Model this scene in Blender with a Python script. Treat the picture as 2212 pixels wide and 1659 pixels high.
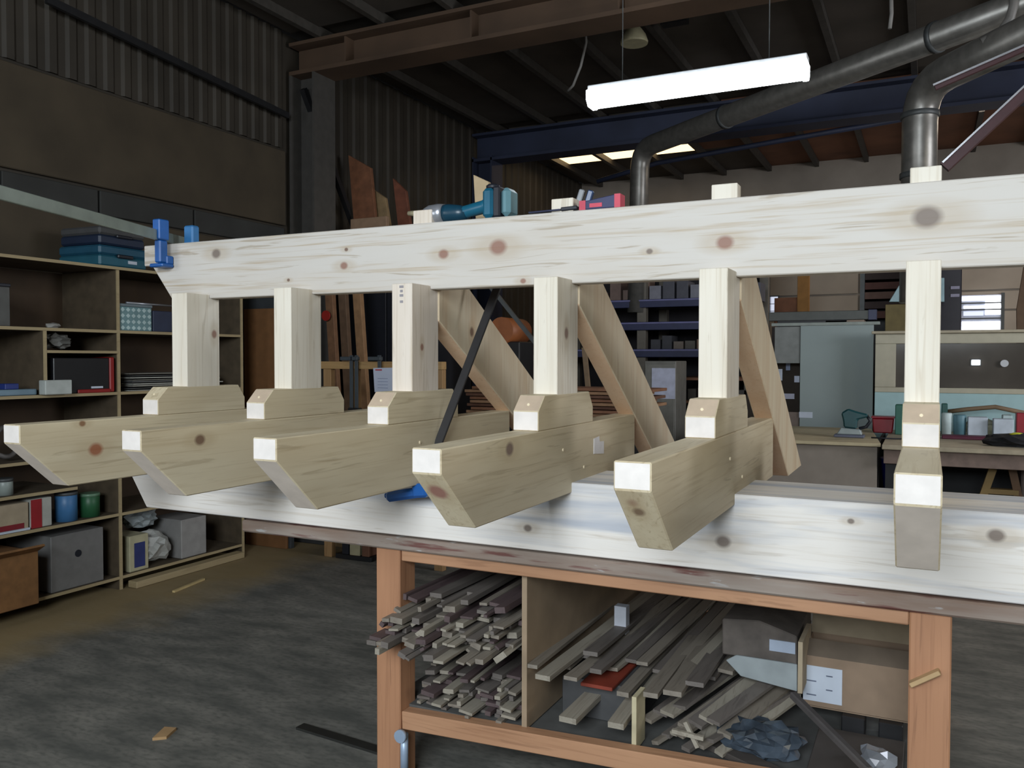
import bpy, bmesh, math, random
from mathutils import Vector, Matrix, Euler
random.seed(7)
for o in list(bpy.data.objects): bpy.data.objects.remove(o)
SC = bpy.context.scene
COL = SC.collection
# ------------------------------------------------------------ camera
RT = Vector((0.89695739, 0.44211426, 0.00155641))
UP = Vector((-0.01412776, 0.02514336, 0.99958402))
FW = Vector((-0.44189122, 0.89660626, -0.02879861))
EYE = Vector((0, 0, 1.47)); FPX = 1824.85
cam = bpy.data.cameras.new('camera'); camo = bpy.data.objects.new('camera', cam); COL.objects.link(camo)
camo.matrix_world = Matrix(((RT.x, UP.x, -FW.x, 0), (RT.y, UP.y, -FW.y, 0), (RT.z, UP.z, -FW.z, 1.47), (0, 0, 0, 1)))
cam.sensor_width = 36; cam.lens = FPX / 2212 * 36; cam.clip_start = .05; cam.clip_end = 100
SC.camera = camo
# ------------------------------------------------------------ world, lights, exposure
W = bpy.data.worlds.new('world'); SC.world = W; W.use_nodes = True
W.node_tree.nodes['Background'].inputs[0].default_value = (.62, .72, .85, 1)
W.node_tree.nodes['Background'].inputs[1].default_value = 1.0
def area(name, loc, target, sx, sy, power, col):
    l = bpy.data.lights.new(name, 'AREA'); l.shape = 'RECTANGLE'; l.size = sx; l.size_y = sy; l.energy = power; l.color = col
    o = bpy.data.objects.new(name, l); COL.objects.link(o); o.location = loc
    o.rotation_euler = (Vector(target) - Vector(loc)).to_track_quat('-Z', 'Y').to_euler()
    return o
area('daylight_door', (-4.6, -1.5, 2.1), (-1.2, 2.4, 1.2), 1.8, 1.6, 50, (.92, .97, 1.0))
area('daylight_behind', (-.15, -2.5, 2.75), (-.4, 2.4, 1.2), 2.3, 1.5, 275, (.86, .945, 1.0))
area('fill_warm_side', (5.4, 1.6, 2.3), (-1.5, 2.8, 1.3), 3.2, 2.2, 50, (1.0, .93, .72))  # added warm fill with no visible source, lifts the right-facing timber sides
area('fill_rear_right', (5.6, 5.2, 2.4), (.2, 9.2, 1.0), 2.4, 1.6, 250, (.92, .95, 1.0))  # added light from the right to brighten the rear right background
area('daylight_roof', (1.4, 10.9, 4.3), (1.0, 9.4, 0.0), 2.5, .8, 55, (1.0, .84, .66))
SC.view_settings.view_transform = 'Standard'
try: SC.view_settings.look = 'None'
except Exception: pass
SC.view_settings.gamma = 1; SC.view_settings.use_curve_mapping = False
SC.view_settings.exposure = 0.0

# ------------------------------------------------------------ helpers
def atY(x, y, Y):
    d = FW + RT * ((x - 1106) / FPX) - UP * ((y - 829.5) / FPX)
    return EYE + d * (Y / d.y)
def atX(x, y, X):
    d = FW + RT * ((x - 1106) / FPX) - UP * ((y - 829.5) / FPX)
    return EYE + d * (X / d.x)
def atZ(x, y, Z):
    d = FW + RT * ((x - 1106) / FPX) - UP * ((y - 829.5) / FPX)
    return EYE + d * ((Z - 1.47) / d.z)
def lin(h):
    if not isinstance(h, str): return tuple(h)
    h = h.lstrip('#'); r = []
    for i in (0, 2, 4):
        c = int(h[i:i + 2], 16) / 255
        r.append(c / 12.92 if c <= .04045 else ((c + .055) / 1.055) ** 2.4)
    return tuple(r)
MC = {}
def _new(name):
    m = bpy.data.materials.new(name); m.use_nodes = True
    nt = m.node_tree; b = nt.nodes['Principled BSDF']
    return m, nt, b
def mat(name, col, rough=.7, metal=0, var=.12, scale=14, emit=0, stretch=(1, 1, 1), alpha=None, trans=0, bump=0):
    if name in MC: return MC[name]
    m, nt, b = _new(name); c = lin(col)
    tc = nt.nodes.new('ShaderNodeTexCoord'); mp = nt.nodes.new('ShaderNodeMapping'); mp.inputs[3].default_value = stretch
    n = nt.nodes.new('ShaderNodeTexNoise'); n.inputs['Scale'].default_value = scale; n.inputs['Detail'].default_value = 4
    r = nt.nodes.new('ShaderNodeValToRGB')
    r.color_ramp.elements[0].position = .3; r.color_ramp.elements[1].position = .7
    r.color_ramp.elements[0].color = (*[x * (1 - var) for x in c], 1); r.color_ramp.elements[1].color = (*[min(1, x * (1 + var)) for x in c], 1)
    nt.links.new(tc.outputs['Object'], mp.inputs[0]); nt.links.new(mp.outputs[0], n.inputs['Vector'])
    nt.links.new(n.outputs[0], r.inputs[0]); nt.links.new(r.outputs[0], b.inputs['Base Color'])
    b.inputs['Roughness'].default_value = rough; b.inputs['Metallic'].default_value = metal
    if trans: b.inputs['Transmission Weight'].default_value = trans
    if emit:
        b.inputs['Emission Color'].default_value = (*c, 1); b.inputs['Emission Strength'].default_value = emit
    if bump:
        bp = nt.nodes.new('ShaderNodeBump'); bp.inputs['Strength'].default_value = bump; bp.inputs['Distance'].default_value = .01
        nt.links.new(n.outputs[0], bp.inputs['Height']); nt.links.new(bp.outputs[0], b.inputs['Normal'])
    MC[name] = m; return m
def ramp(nt, src, p0, c0, p1, c1):
    r = nt.nodes.new('ShaderNodeValToRGB'); r.color_ramp.elements[0].position = p0; r.color_ramp.elements[1].position = p1
    r.color_ramp.elements[0].color = (*c0, 1) if len(c0) == 3 else c0; r.color_ramp.elements[1].color = (*c1, 1) if len(c1) == 3 else c1
    nt.links.new(src, r.inputs[0]); return r.outputs[0]
def mixc(nt, fac, a, b, mode='MIX'):
    m = nt.nodes.new('ShaderNodeMix'); m.data_type = 'RGBA'; m.blend_type = mode
    if isinstance(fac, (int, float)): m.inputs[0].default_value = fac
    else: nt.links.new(fac, m.inputs[0])
    for s, i in ((a, 6), (b, 7)):
        if isinstance(s, tuple): m.inputs[i].default_value = (*s, 1) if len(s) == 3 else s
        else: nt.links.new(s, m.inputs[i])
    return m.outputs[2]
def wood(name, base, dark, axis='X', knots=(), stain=None, grain=1.0, seed=0, rough=.62, tone=.35):
    """planed timber: fine streaks along an axis, broad tone, knots at the given local points (x, y, z, radius[, colour])"""
    if name in MC: return MC[name]
    m, nt, b = _new(name); base, dark = lin(base), lin(dark)
    tc = nt.nodes.new('ShaderNodeTexCoord')
    k = {'X': (1.0, 34, 34), 'Y': (34, 1.0, 34), 'Z': (34, 34, 1.0)}[axis]
    def noise(sc, scale, detail, loc, dist=0):
        mp = nt.nodes.new('ShaderNodeMapping'); mp.inputs[3].default_value = sc; mp.inputs[1].default_value = loc
        n = nt.nodes.new('ShaderNodeTexNoise'); n.inputs['Scale'].default_value = scale; n.inputs['Detail'].default_value = detail
        n.inputs['Distortion'].default_value = dist
        nt.links.new(tc.outputs['Object'], mp.inputs[0]); nt.links.new(mp.outputs[0], n.inputs['Vector']); return n.outputs[0]
    g = noise(k, 2.6, 7, (seed * 3.1, seed * 1.7, seed), .6)
    g3 = noise(tuple(v ** .8 for v in k), 2.0, 6, (seed * 2.2, 5, seed), 1.6)
    g2 = noise(tuple(v ** .55 for v in k), 1.6, 3, (seed * 1.3, seed, 4), .8)
    c = mixc(nt, ramp(nt, g, .52, (0, 0, 0), .76, (grain * .55,) * 3), base, dark)
    c = mixc(nt, ramp(nt, g2, .35, (0, 0, 0), .75, (tone,) * 3), c, dark)
    c = mixc(nt, ramp(nt, g3, .60, (0, 0, 0), .66, (grain * .38,) * 3), c, tuple(v * .7 for v in dark))
    if stain:
        s = noise(tuple(v ** .7 for v in k), 1.2, 4, (seed, 3, 2), .5)
        c = mixc(nt, ramp(nt, s, .46, (0, 0, 0), .66, (.85,) * 3), c, lin(stain))
    for kn in knots:
        x, y, z, r = kn[:4]; kc = lin(kn[4]) if len(kn) > 4 else (.13, .06, .035)
        sub = nt.nodes.new('ShaderNodeVectorMath'); sub.operation = 'SUBTRACT'; sub.inputs[1].default_value = (x, y, z)
        nt.links.new(tc.outputs['Object'], sub.inputs[0])
        for mul, op, cc in ((3.2, .30, dark), (1.0, .85, kc)):
            ml = nt.nodes.new('ShaderNodeVectorMath'); ml.operation = 'MULTIPLY'
            st = 2.4 if mul > 2 else 1.25
            e = [1 / r, 1 / r, 1 / r]; e['XYZ'.index(axis)] /= st
            ml.inputs[1].default_value = [v / (mul ** .45) for v in e]
            ln = nt.nodes.new('ShaderNodeVectorMath'); ln.operation = 'LENGTH'
            nt.links.new(sub.outputs[0], ml.inputs[0]); nt.links.new(ml.outputs[0], ln.inputs[0])
            c = mixc(nt, ramp(nt, ln.outputs['Value'], .55, (op,) * 3, 1.0, (0, 0, 0)), c, cc)
    nt.links.new(c, b.inputs['Base Color']); b.inputs['Roughness'].default_value = rough
    MC[name] = m; return m

class MB:
    """collects shapes in world coordinates; build() links them as one mesh object"""
    def __init__(s): s.bm = bmesh.new()
    def prism(s, poly, axis, a0, a1, bev=0):
        """poly: 2-D points in the plane normal to axis; extruded from a0 to a1"""
        def mk(p, a): return {'X': (a, p[0], p[1]), 'Y': (p[0], a, p[1]), 'Z': (p[0], p[1], a)}[axis]
        lo = [s.bm.verts.new(mk(p, a0)) for p in poly]; hi = [s.bm.verts.new(mk(p, a1)) for p in poly]; n = len(poly)
        fs = [s.bm.faces.new(lo[::-1]), s.bm.faces.new(hi)]
        for i in range(n): fs.append(s.bm.faces.new((lo[i], lo[(i + 1) % n], hi[(i + 1) % n], hi[i])))
        bmesh.ops.recalc_face_normals(s.bm, faces=fs)
        if bev:
            es = list({e for f in fs for e in f.edges})
            bmesh.ops.bevel(s.bm, geom=es, offset=bev, segments=1, affect='EDGES', profile=.5)
        return s
    def box(s, x0, x1, y0, y1, z0, z1, bev=0):
        return s.prism([(x0, y0), (x1, y0), (x1, y1), (x0, y1)], 'Z', z0, z1, bev)
    def bar(s, a, b, w, h, roll=0, up=(0, 0, 1), bev=0):
        """rectangular bar from a to b; w across, h in the up direction"""
        a, b = Vector(a), Vector(b); d = (b - a).normalized(); u = Vector(up)
        if abs(d.dot(u)) > .98: u = Vector((0, 1, 0))
        sd = d.cross(u).normalized(); u = sd.cross(d).normalized()
        if roll: q = Matrix.Rotation(roll, 3, d); sd = q @ sd; u = q @ u
        vs = []
        for p in (a, b):
            for i, j in ((-1, -1), (1, -1), (1, 1), (-1, 1)): vs.append(s.bm.verts.new(p + sd * (w / 2 * i) + u * (h / 2 * j)))
        F = [(3, 2, 1, 0), (4, 5, 6, 7), (0, 1, 5, 4), (1, 2, 6, 5), (2, 3, 7, 6), (3, 0, 4, 7)]
        fs = [s.bm.faces.new([vs[i] for i in f]) for f in F]
        bmesh.ops.recalc_face_normals(s.bm, faces=fs)
        if bev: bmesh.ops.bevel(s.bm, geom=list({e for f in fs for e in f.edges}), offset=bev, segments=1, affect='EDGES')
        return s
    def tube(s, pts, r, n=12, caps=True):
        pts = [Vector(p) for p in pts]; rs = r if isinstance(r, (list, tuple)) else [r] * len(pts); rings = []
        ref = None
        for i, p in enumerate(pts):
            d = (pts[min(i + 1, len(pts) - 1)] - pts[max(i - 1, 0)]).normalized()
            if ref is None: ref = Vector((0, 0, 1)) if abs(d.z) < .9 else Vector((1, 0, 0))
            u = d.cross(ref).normalized(); v = u.cross(d).normalized(); ref = v
            rings.append([s.bm.verts.new(p + (u * math.cos(t) + v * math.sin(t)) * rs[i]) for t in [2 * math.pi * k / n for k in range(n)]])
        fs = []
        for a, b in zip(rings, rings[1:]):
            for k in range(n): fs.append(s.bm.faces.new((a[k], a[(k + 1) % n], b[(k + 1) % n], b[k])))
        if caps: fs += [s.bm.faces.new(rings[0][::-1]), s.bm.faces.new(rings[-1])]
        for f in fs: f.smooth = len(f.verts) == 4
        bmesh.ops.recalc_face_normals(s.bm, faces=fs)
        return s
    def lathe(s, prof, c, n=16):
        c = Vector(c); return s.tube([c + Vector((0, 0, z)) for r, z in prof], [max(r, .001) for r, z in prof], n)
    def rot(s, c, rz=0, rx=0, ry=0):
        M = Matrix.Translation(c) @ Euler((rx, ry, rz)).to_matrix().to_4x4() @ Matrix.Translation(-Vector(c))
        s.bm.transform(M); return s
    def blob(s, c, sx, sy, sz, rough=.25, sub=3, seed=0):
        rnd = random.Random(seed); r = bmesh.ops.create_icosphere(s.bm, subdivisions=sub, radius=1)
        for v in r['verts']:
            k = 1 + rnd.uniform(-rough, rough); v.co = Vector((c[0] + v.co.x * sx * k, c[1] + v.co.y * sy * k, c[2] + max(v.co.z, -.8) * sz * k))
        return s
    def build(s, name, m, parent=None, origin=None):
        if parent is not None: off = Vector(parent.get('_o', (0, 0, 0)))
        else:
            cs = [v.co for v in s.bm.verts]
            off = Vector(origin) if origin else Vector((sum(c.x for c in cs) / len(cs), sum(c.y for c in cs) / len(cs), min(c.z for c in cs)))
        me = bpy.data.meshes.new(name); s.bm.transform(Matrix.Translation(-off)); s.bm.to_mesh(me); s.bm.free()
        me.materials.append(m); o = bpy.data.objects.new(name, me); COL.objects.link(o)
        if parent is not None:
            o.parent = parent; o['_o'] = list(off) if parent.type == 'EMPTY' else list(off)
        else:
            o.location = off; o['_o'] = list(off)
        return o
def tag(o, label, cat, group=None, kind=None):
    o['label'] = label; o['category'] = cat
    if group: o['group'] = group
    if kind: o['kind'] = kind
    return o
def thing(name, loc, label, cat, group=None):
    o = bpy.data.objects.new(name, None); COL.objects.link(o); o.location = loc; o['_o'] = list(loc); o.empty_display_size = .1
    return tag(o, label, cat, group)
ORD = 'first second third fourth fifth sixth seventh eighth ninth tenth eleventh twelfth thirteenth fourteenth'.split()
def struct(o): o['kind'] = 'structure'; return o

# ------------------------------------------------------------ hall shell
XL, XR, YN, YF, ZC = -5.2, 6.0, -4.5, 13.2, 4.4
def floor_mat():
    m, nt, b = _new('dusty_concrete'); tc = nt.nodes.new('ShaderNodeTexCoord')
    def noise(scale, det, sc=(1, 1, 1)):
        mp = nt.nodes.new('ShaderNodeMapping'); mp.inputs[3].default_value = sc; n = nt.nodes.new('ShaderNodeTexNoise'); n.inputs['Scale'].default_value = scale; n.inputs['Detail'].default_value = det
        nt.links.new(tc.outputs['Object'], mp.inputs[0]); nt.links.new(mp.outputs[0], n.inputs['Vector']); return n.outputs[0]
    c = mixc(nt, ramp(nt, noise(3.4, 8, (1.0, 2.6, 1)), .34, (0, 0, 0), .68, (1, 1, 1)), (.10, .10, .09), (.215, .205, .18))
    c = mixc(nt, ramp(nt, noise(26, 5, (1, 2.0, 1)), .45, (0, 0, 0), .7, (.6,) * 3), c, (.07, .072, .065))
    # sawdust drifted along the shelving
    sep = nt.nodes.new('ShaderNodeSeparateXYZ'); nt.links.new(tc.outputs['Object'], sep.inputs[0])
    wob = nt.nodes.new('ShaderNodeMath'); wob.operation = 'MULTIPLY_ADD'; nt.links.new(noise(2.2, 6), wob.inputs[0]); wob.inputs[1].default_value = 1.1; nt.links.new(sep.outputs[0], wob.inputs[2])
    mr = nt.nodes.new('ShaderNodeMapRange'); mr.inputs[1].default_value = -3.72; mr.inputs[2].default_value = -3.15; mr.inputs[3].default_value = .8; mr.inputs[4].default_value = 0
    nt.links.new(wob.outputs[0], mr.inputs[0])
    c = mixc(nt, mr.outputs[0], c, (.30, .215, .095))
    nt.links.new(c, b.inputs['Base Color']); b.inputs['Roughness'].default_value = .75
    return m
struct(MB().box(XL - .1, XR + .1, YN - .1, YF + .1, -.1, 0).build('floor', floor_mat(), origin=(0, 0, 0)))
M_panel = mat('precast_concrete', (.060, .045, .028), .85, var=.22, scale=2.5)
M_dpanel = mat('grey_band', (.034, .034, .032), .8, var=.2, scale=3)
M_corr = mat('corrugated_sheet', (.038, .031, .023), .6, var=.25, scale=2)
M_steel = mat('painted_steel', (.075, .080, .082), .5, .2)
M_dark = mat('dark_steel', (.018, .018, .02), .5, .3)
wl = struct(MB().box(XL - .15, XL - .04, YN, YF, 0, ZC).build('wall_left', M_corr, origin=(XL, 0, 0)))
# precast strips with recessed joints, up to the column
for i, (z0, z1) in enumerate(((0, .9), (.91, 1.8), (1.81, 2.47), (2.665, 3.34))):
    MB().box(XL - .04, XL, YN, 5.95, z0 + .006, z1 - .006, .006).build('wall_panel', M_panel, wl)
for y0, y1 in ((YN, .6), (.6, 2.0), (2.0, 3.35), (3.35, 4.05), (4.05, 4.9), (4.9, 5.95)):
    MB().box(XL - .04, XL - .012, y0 + .008, y1 - .008, 2.48, 2.65, .005).build('wall_panel', M_dpanel, wl)
def corrug(y0, y1, z0, z1, pitch, depth, x):
    b = bmesh.new(); y = y0; pts = []
    while y < y1:
        pts += [(y, 0), (y + pitch * .35, 0), (y + pitch * .5, depth), (y + pitch * .85, depth)]; y += pitch
    lo = [b.verts.new((x + d, yy, z0)) for yy, d in pts]; hi = [b.verts.new((x + d, yy, z1)) for yy, d in pts]
    for i in range(len(pts) - 1): b.faces.new((lo[i], lo[i + 1], hi[i + 1], hi[i]))
    m = MB(); m.bm.free(); m.bm = b; return m
corrug(YN, 5.9, 3.36, ZC, .145, .016, XL - .03).build('wall_sheet', M_corr, wl)
corrug(6.3, YF, 0, ZC, .20, .014, XL - .03).build('wall_sheet', M_corr, wl)
struct(MB().box(XL - .15, XR + .15, YF, YF + .15, 0, ZC).build('wall_back', mat('rear_wall', (.30, .26, .22), .85, var=.2, scale=1.5), origin=(0, YF, 0)))
struct(MB().box(XR, XR + .15, YN, YF, 0, ZC).build('wall_right', M_panel, origin=(XR, 0, 0)))
struct(MB().box(XL - .15, XR + .15, YN - .15, YN, 0, ZC).build('wall_front', M_panel, origin=(0, YN, 0)))
# roof deck as sheets between purlins
rf = struct(MB().box(XL - .15, XR + .15, YN, YF + .15, ZC + .02, ZC + .12).build('ceiling', mat('roof_deck', (.05, .038, .028), .85, var=.25, scale=2), origin=(0, 0, ZC)))
M_sheetA = mat('roof_sheet', (.062, .050, .040), .8, var=.25, scale=1.6)
M_sheetB = mat('roof_sheet_glow', (.20, .085, .045), .8, var=.35, scale=1.1)  # orange glow on the far right roof painted into the sheet colour
M_purlin = mat('purlin_paint', (.05, .044, .038), .6, var=.2)
px = [XL + .33 + .672 * i for i in range(17)]
edges = [XL] + px + [XR]
for i in range(len(edges) - 1):
    if edges[i + 1] - edges[i] < .05: continue
    for y0, y1, m_ in ((YN, 5.98, M_sheetA), (6.32, 9.4, M_sheetA), (9.72, 11.08, M_sheetA if i < 5 else M_sheetB), (11.75, YF, M_sheetA if i < 5 else M_sheetB)):
        MB().box(edges[i] + .03, edges[i + 1] - .03, y0, y1, ZC - .012, ZC + .02).build('roof_sheet', m_, rf)
    if i >= 4: MB().box(edges[i] + .03, edges[i + 1] - .03, 11.08, 11.75, ZC - .012, ZC + .02).build('roof_sheet', M_sheetB, rf)
for x in px: MB().box(x - .028, x + .028, YN, YF, ZC - .09, ZC).build('purlin', M_purlin, rf)
# translucent rooflight over the far left bay
rl = thing('skylight', (-4.3, 11.4, ZC - .05), 'warm glowing rooflight panes in the roof beyond the lamp', 'skylight')
M_glow = mat('rooflight_glow', (1.0, .72, .38), .5, emit=2.2, var=.02)
for i in range(3):
    MB().box(edges[i + 1] + .035, edges[i + 2] - .035, 11.1, 11.73, ZC - .02, ZC + .01).build('pane', M_glow, rl)
# portal beams and columns
M_beamA = mat('portal_beam_rust', (.085, .050, .030), .7, var=.35, scale=1.3)
M_beamB = mat('portal_beam_blue', (.020, .026, .055), .6, var=.25, scale=2)
def ibeam(name, y, z0, z1, m, w=.30):
    b = MB().box(XL, XR, y, y + w, z0, z0 + .035).box(XL, XR, y + w / 2 - .012, y + w / 2 + .012, z0 + .035, z1 - .03).box(XL, XR, y, y + w, z1 - .03, z1)
    return struct(b.build(name, m, origin=(0, y, z0)))
a = ibeam('trim_1', 6.0, 4.02, ZC - .09, M_beamA)
for k in range(9): MB().box(-4.6 + k * 1.25, -4.585 + k * 1.25, 6.02, 6.28, 4.055, ZC - .12).build('stiffener', M_beamA, a)
a = ibeam('trim_2', 9.4, 3.96, ZC - .09, M_beamB)
def column(name, y, m, x=XL):
    b = MB().box(x, x + .02, y, y + .3, 0, 4.02).box(x + .02, x + .26, y + .14, y + .16, 0, 4.02).box(x + .26, x + .28, y, y + .3, 0, 4.02)
    return struct(b.build(name, m, origin=(x, y, 0)))
column('trim_3', 6.0, mat('column_paint', (.06, .055, .05), .6)); column('trim_4', 9.4, M_beamB)
# stay and diagonal bracing on the left wall
p, q = atX(100, -2, XL + .08), atX(622, 250, XL + .08)
tag(MB().bar(p, q, .03, .05).build('wall_tie', M_dark), 'long dark tie bar sloping down the upper left wall', 'brace')
p, q = atX(655, 192, XL + .12), atX(765, 490, XL + .12); q = p + (q - p) * 1.6
tag(MB().bar(p, q, .05, .05).build('wall_brace', M_dark), 'dark diagonal brace running down from the steel column', 'brace')

# back wall details
M_wallp = mat('rear_panel', (.42, .36, .30), .85, var=.18, scale=1.2)
rb = bpy.data.objects['wall_back']
for zi, (z0, z1) in enumerate(((0, .75), (.75, 1.5), (1.5, 2.15), (2.15, 2.42), (2.42, 2.78), (2.78, 3.3), (3.3, 3.8))):
    for x0, x1 in ((-5.2, -3.3), (-3.3, -.92), (-.92, 1.6), (1.6, 3.8), (3.8, 6.0)):
        MB().box(x0 + .012, x1 - .012, YF - .03, YF, z0 + .012, z1 - .012, .006).build('wall_panel', M_wallp, rb)
M_daywin = mat('bright_glass', (.93, .96, 1.0), .3, emit=3.2, var=.01)
M_daywin2 = mat('soft_glass', (.72, .78, .95), .3, emit=.75, var=.03)
w = struct(MB().box(.36, .9, YF - .045, YF - .03, 1.84, 2.36).build('window_1', mat('window_back', (.35, .37, .45), .4, emit=.25), origin=(.6, YF, 1.84)))
MB().box(.40, .86, YF - .06, YF - .046, 2.285, 2.345).build('pane', M_daywin, w)
MB().box(.42, .86, YF - .06, YF - .046, 2.18, 2.215).build('pane', M_daywin, w)
MB().box(.68, .86, YF - .06, YF - .046, 2.09, 2.27).build('pane', M_daywin, w)
MB().box(.42, .66, YF - .06, YF - .046, 2.08, 2.14).build('pane', M_daywin2, w)
MB().box(.40, .86, YF - .06, YF - .046, 1.86, 2.00).build('pane', M_daywin, w)
for z in (2.25, 2.16, 2.04): MB().box(.37, .89, YF - .08, YF - .061, z - .008, z + .008).build('louvre', M_steel, w)
for x in (.365, .885): MB().box(x - .02, x + .02, YF - .09, YF - .03, 1.82, 2.38).build('window_frame', M_steel, w)
w = struct(MB().box(-2.24, -2.02, YF - .045, YF - .03, 2.08, 2.44).build('window_2', M_steel, origin=(-2.1, YF, 2.1)))
for x0, x1 in ((-2.22, -2.15), (-2.14, -2.04)):
    for z0, z1 in ((2.1, 2.2), (2.21, 2.31), (2.32, 2.42)): MB().box(x0, x1, YF - .055, YF - .046, z0, z1).build('pane', M_daywin2, w)

# ------------------------------------------------------------ lamps and ducts
L0, L1 = atY(1275, 222, 4.75), atY(1745, 152, 4.75)
lx0, lx1, lz = L0.x, L1.x, 3.02
lp = thing('fluorescent_lamp', ((lx0 + lx1) / 2, 4.75, lz - .05), 'long bright white fluorescent batten hanging over the hall', 'lamp')
M_tube = mat('lit_diffuser', (.90, .96, 1.0), .4, emit=11, var=.005)
MB().prism([(4.68, lz + .03), (4.68, lz - .02), (4.71, lz - .055), (4.79, lz - .055), (4.82, lz - .02), (4.82, lz + .03)], 'X', lx0 + .03, lx1 - .03, .006).build('diffuser', M_tube, lp)
MB().box(lx0, lx1, 4.70, 4.80, lz + .031, lz + .065, .004).build('housing', mat('lamp_white', (.6, .62, .65), .4), lp)
for x in (lx0, lx1 - .03): MB().prism([(4.675, lz + .032), (4.675, lz - .022), (4.708, lz - .06), (4.792, lz - .06), (4.825, lz - .022), (4.825, lz + .032)], 'X', x, x + .032, .004).build('end_cap', MC['lit_diffuser'], lp)
for x in (lx0 + .2, lx1 - .2): MB().tube([(x, 4.75, lz + .06), (x, 4.75, ZC - .01)], .003, 6).build('suspension_wire', M_steel, lp)

p = atY(1370, 95, 7.0)
hb = thing('high_bay_lamp', (p.x, 7.0, p.z), 'cream bell-shaped unlit lamp hanging from the roof above the batten', 'lamp')
MB().lathe([(.115, 0), (.118, .02), (.10, .07), (.065, .12), (.04, .15)], (p.x, 7.0, p.z), 20).build('reflector', mat('lamp_cream', (.50, .46, .30), .45), hb)
MB().lathe([(.02, .15), (.035, .152), (.035, .19), (.02, .195), (.012, ZC - .012 - p.z)], (p.x, 7.0, p.z), 12).build('lamp_holder', M_steel, hb)
MB().box(p.x + .24, p.x + .46, 6.95, 7.05, 4.27, ZC - .012).build('driver_box', M_dark, hb)
tag(MB().tube([(-2.74, 7.0, ZC - .02), (-2.73, 7.0, 4.25), (-2.78, 7.0, 4.05), (-2.86, 7.02, 3.9), (-2.92, 7.05, 3.87)], .012, 8).build('hanging_cable', mat('cable_grey', (.20, .19, .18), .6)), 'pale loose cable hanging from the roof left of the bell lamp', 'cable')
tag(MB().tube([atY(1925, -20, 6), atY(1926, 30, 6), atY(1922, 62, 6)], .012, 8).build('hanging_cable', MC['cable_grey']), 'short pale cable hanging from the roof above the big duct', 'cable')
tag(MB().tube([atY(2192, -40, 6.4), atY(2190, 10, 6.4), atY(2182, 40, 6.4), atY(2160, 72, 6.4), atY(2120, 92, 6.4)], .03, 10).build('flexible_hose', mat('hose_grey', (.16, .15, .14), .5)), 'curved grey hose bending down at the top right corner', 'hose')
M_duct = mat('galvanised_duct', (.20, .19, .175), .38, .55, var=.18)
def duct(name, pts, r, label, collars=()):
    t = thing(name, pts[-1], label, 'duct')
    P = [Vector(pts[0])]
    for i in range(1, len(pts) - 1):
        a, b, c = map(Vector, pts[i - 1:i + 2]); u = (a - b).normalized() * r * 2.2; v = (c - b).normalized() * r * 2.2
        for k in range(6):
            s = k / 5; P.append((b + u) * (1 - s) ** 2 + b * 2 * s * (1 - s) + (b + v) * s * s)
    P.append(Vector(pts[-1]))
    MB().tube(P, r, 20).build('duct_pipe', M_duct, t)
    for a, b, s in collars:
        a, b = Vector(a), Vector(b); c = a.lerp(b, s); d = (b - a).normalized() * .02
        MB().tube([c - d, c + d], r * 1.09, 20).build('collar', M_steel, t)
    return t
e = atZ(1383, 322, 3.82); f = atZ(2170, 25, 3.82); f2 = e + (f - e) * 1.35
duct('extraction_duct', [f2, e, (e.x - .03, e.y, 2.0)], .105, 'long grey extraction duct running under the roof to a far vertical drop', [(f2, e, .35), (f2, e, .75)])
e = atY(1988, 185, 7.0); g = atY(2330, 20, 6.0)
duct('extraction_duct', [g, e, (e.x, 7.0, 1.9)], .122, 'thick vertical duct behind the rightmost post with an elbow at its top', [(e, (e.x, 7, 2.4), .2), (e, (e.x, 7, 2.4), .6)])
M_bright = mat('strut_highlight', (.62, .62, .66), .25, .8)  # pale metal for the highlight laid along the strut edges
def strut(a, b, label, w=.05):
    t = thing('roof_strut', a, label, 'brace'); MB().bar(a, b, w, w).build('strut_bar', mat('strut_red', (.06, .018, .022), .5), t)
    o = Vector((-.012, -.02, w * .35)); MB().bar(Vector(a) + o - Vector((0, w * .42, 0)), Vector(b) + o - Vector((0, w * .42, 0)), .014, .012).build('highlight_strip', M_bright, t)
strut(atY(2040, 362, 6.4), atY(2330, 92, 6.4), 'dark steel strut with a bright edge rising right above the rightmost post', .07)
strut(atY(2020, 190, 6.2), atY(2330, 55, 6.2), 'thin bright-edged steel strut rising from the elbow of the thick duct', .03)
# sprinkler-like service line under beam B
tag(MB().tube([atY(1290, 392, 9.9), atY(1420, 352, 9.9), atY(1640, 312, 9.9), atY(2330, 190, 9.9)], .03, 8).build('service_pipe', M_beamB), 'thin blue-grey service pipe running below the roof behind the lamp', 'pipe')

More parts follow.
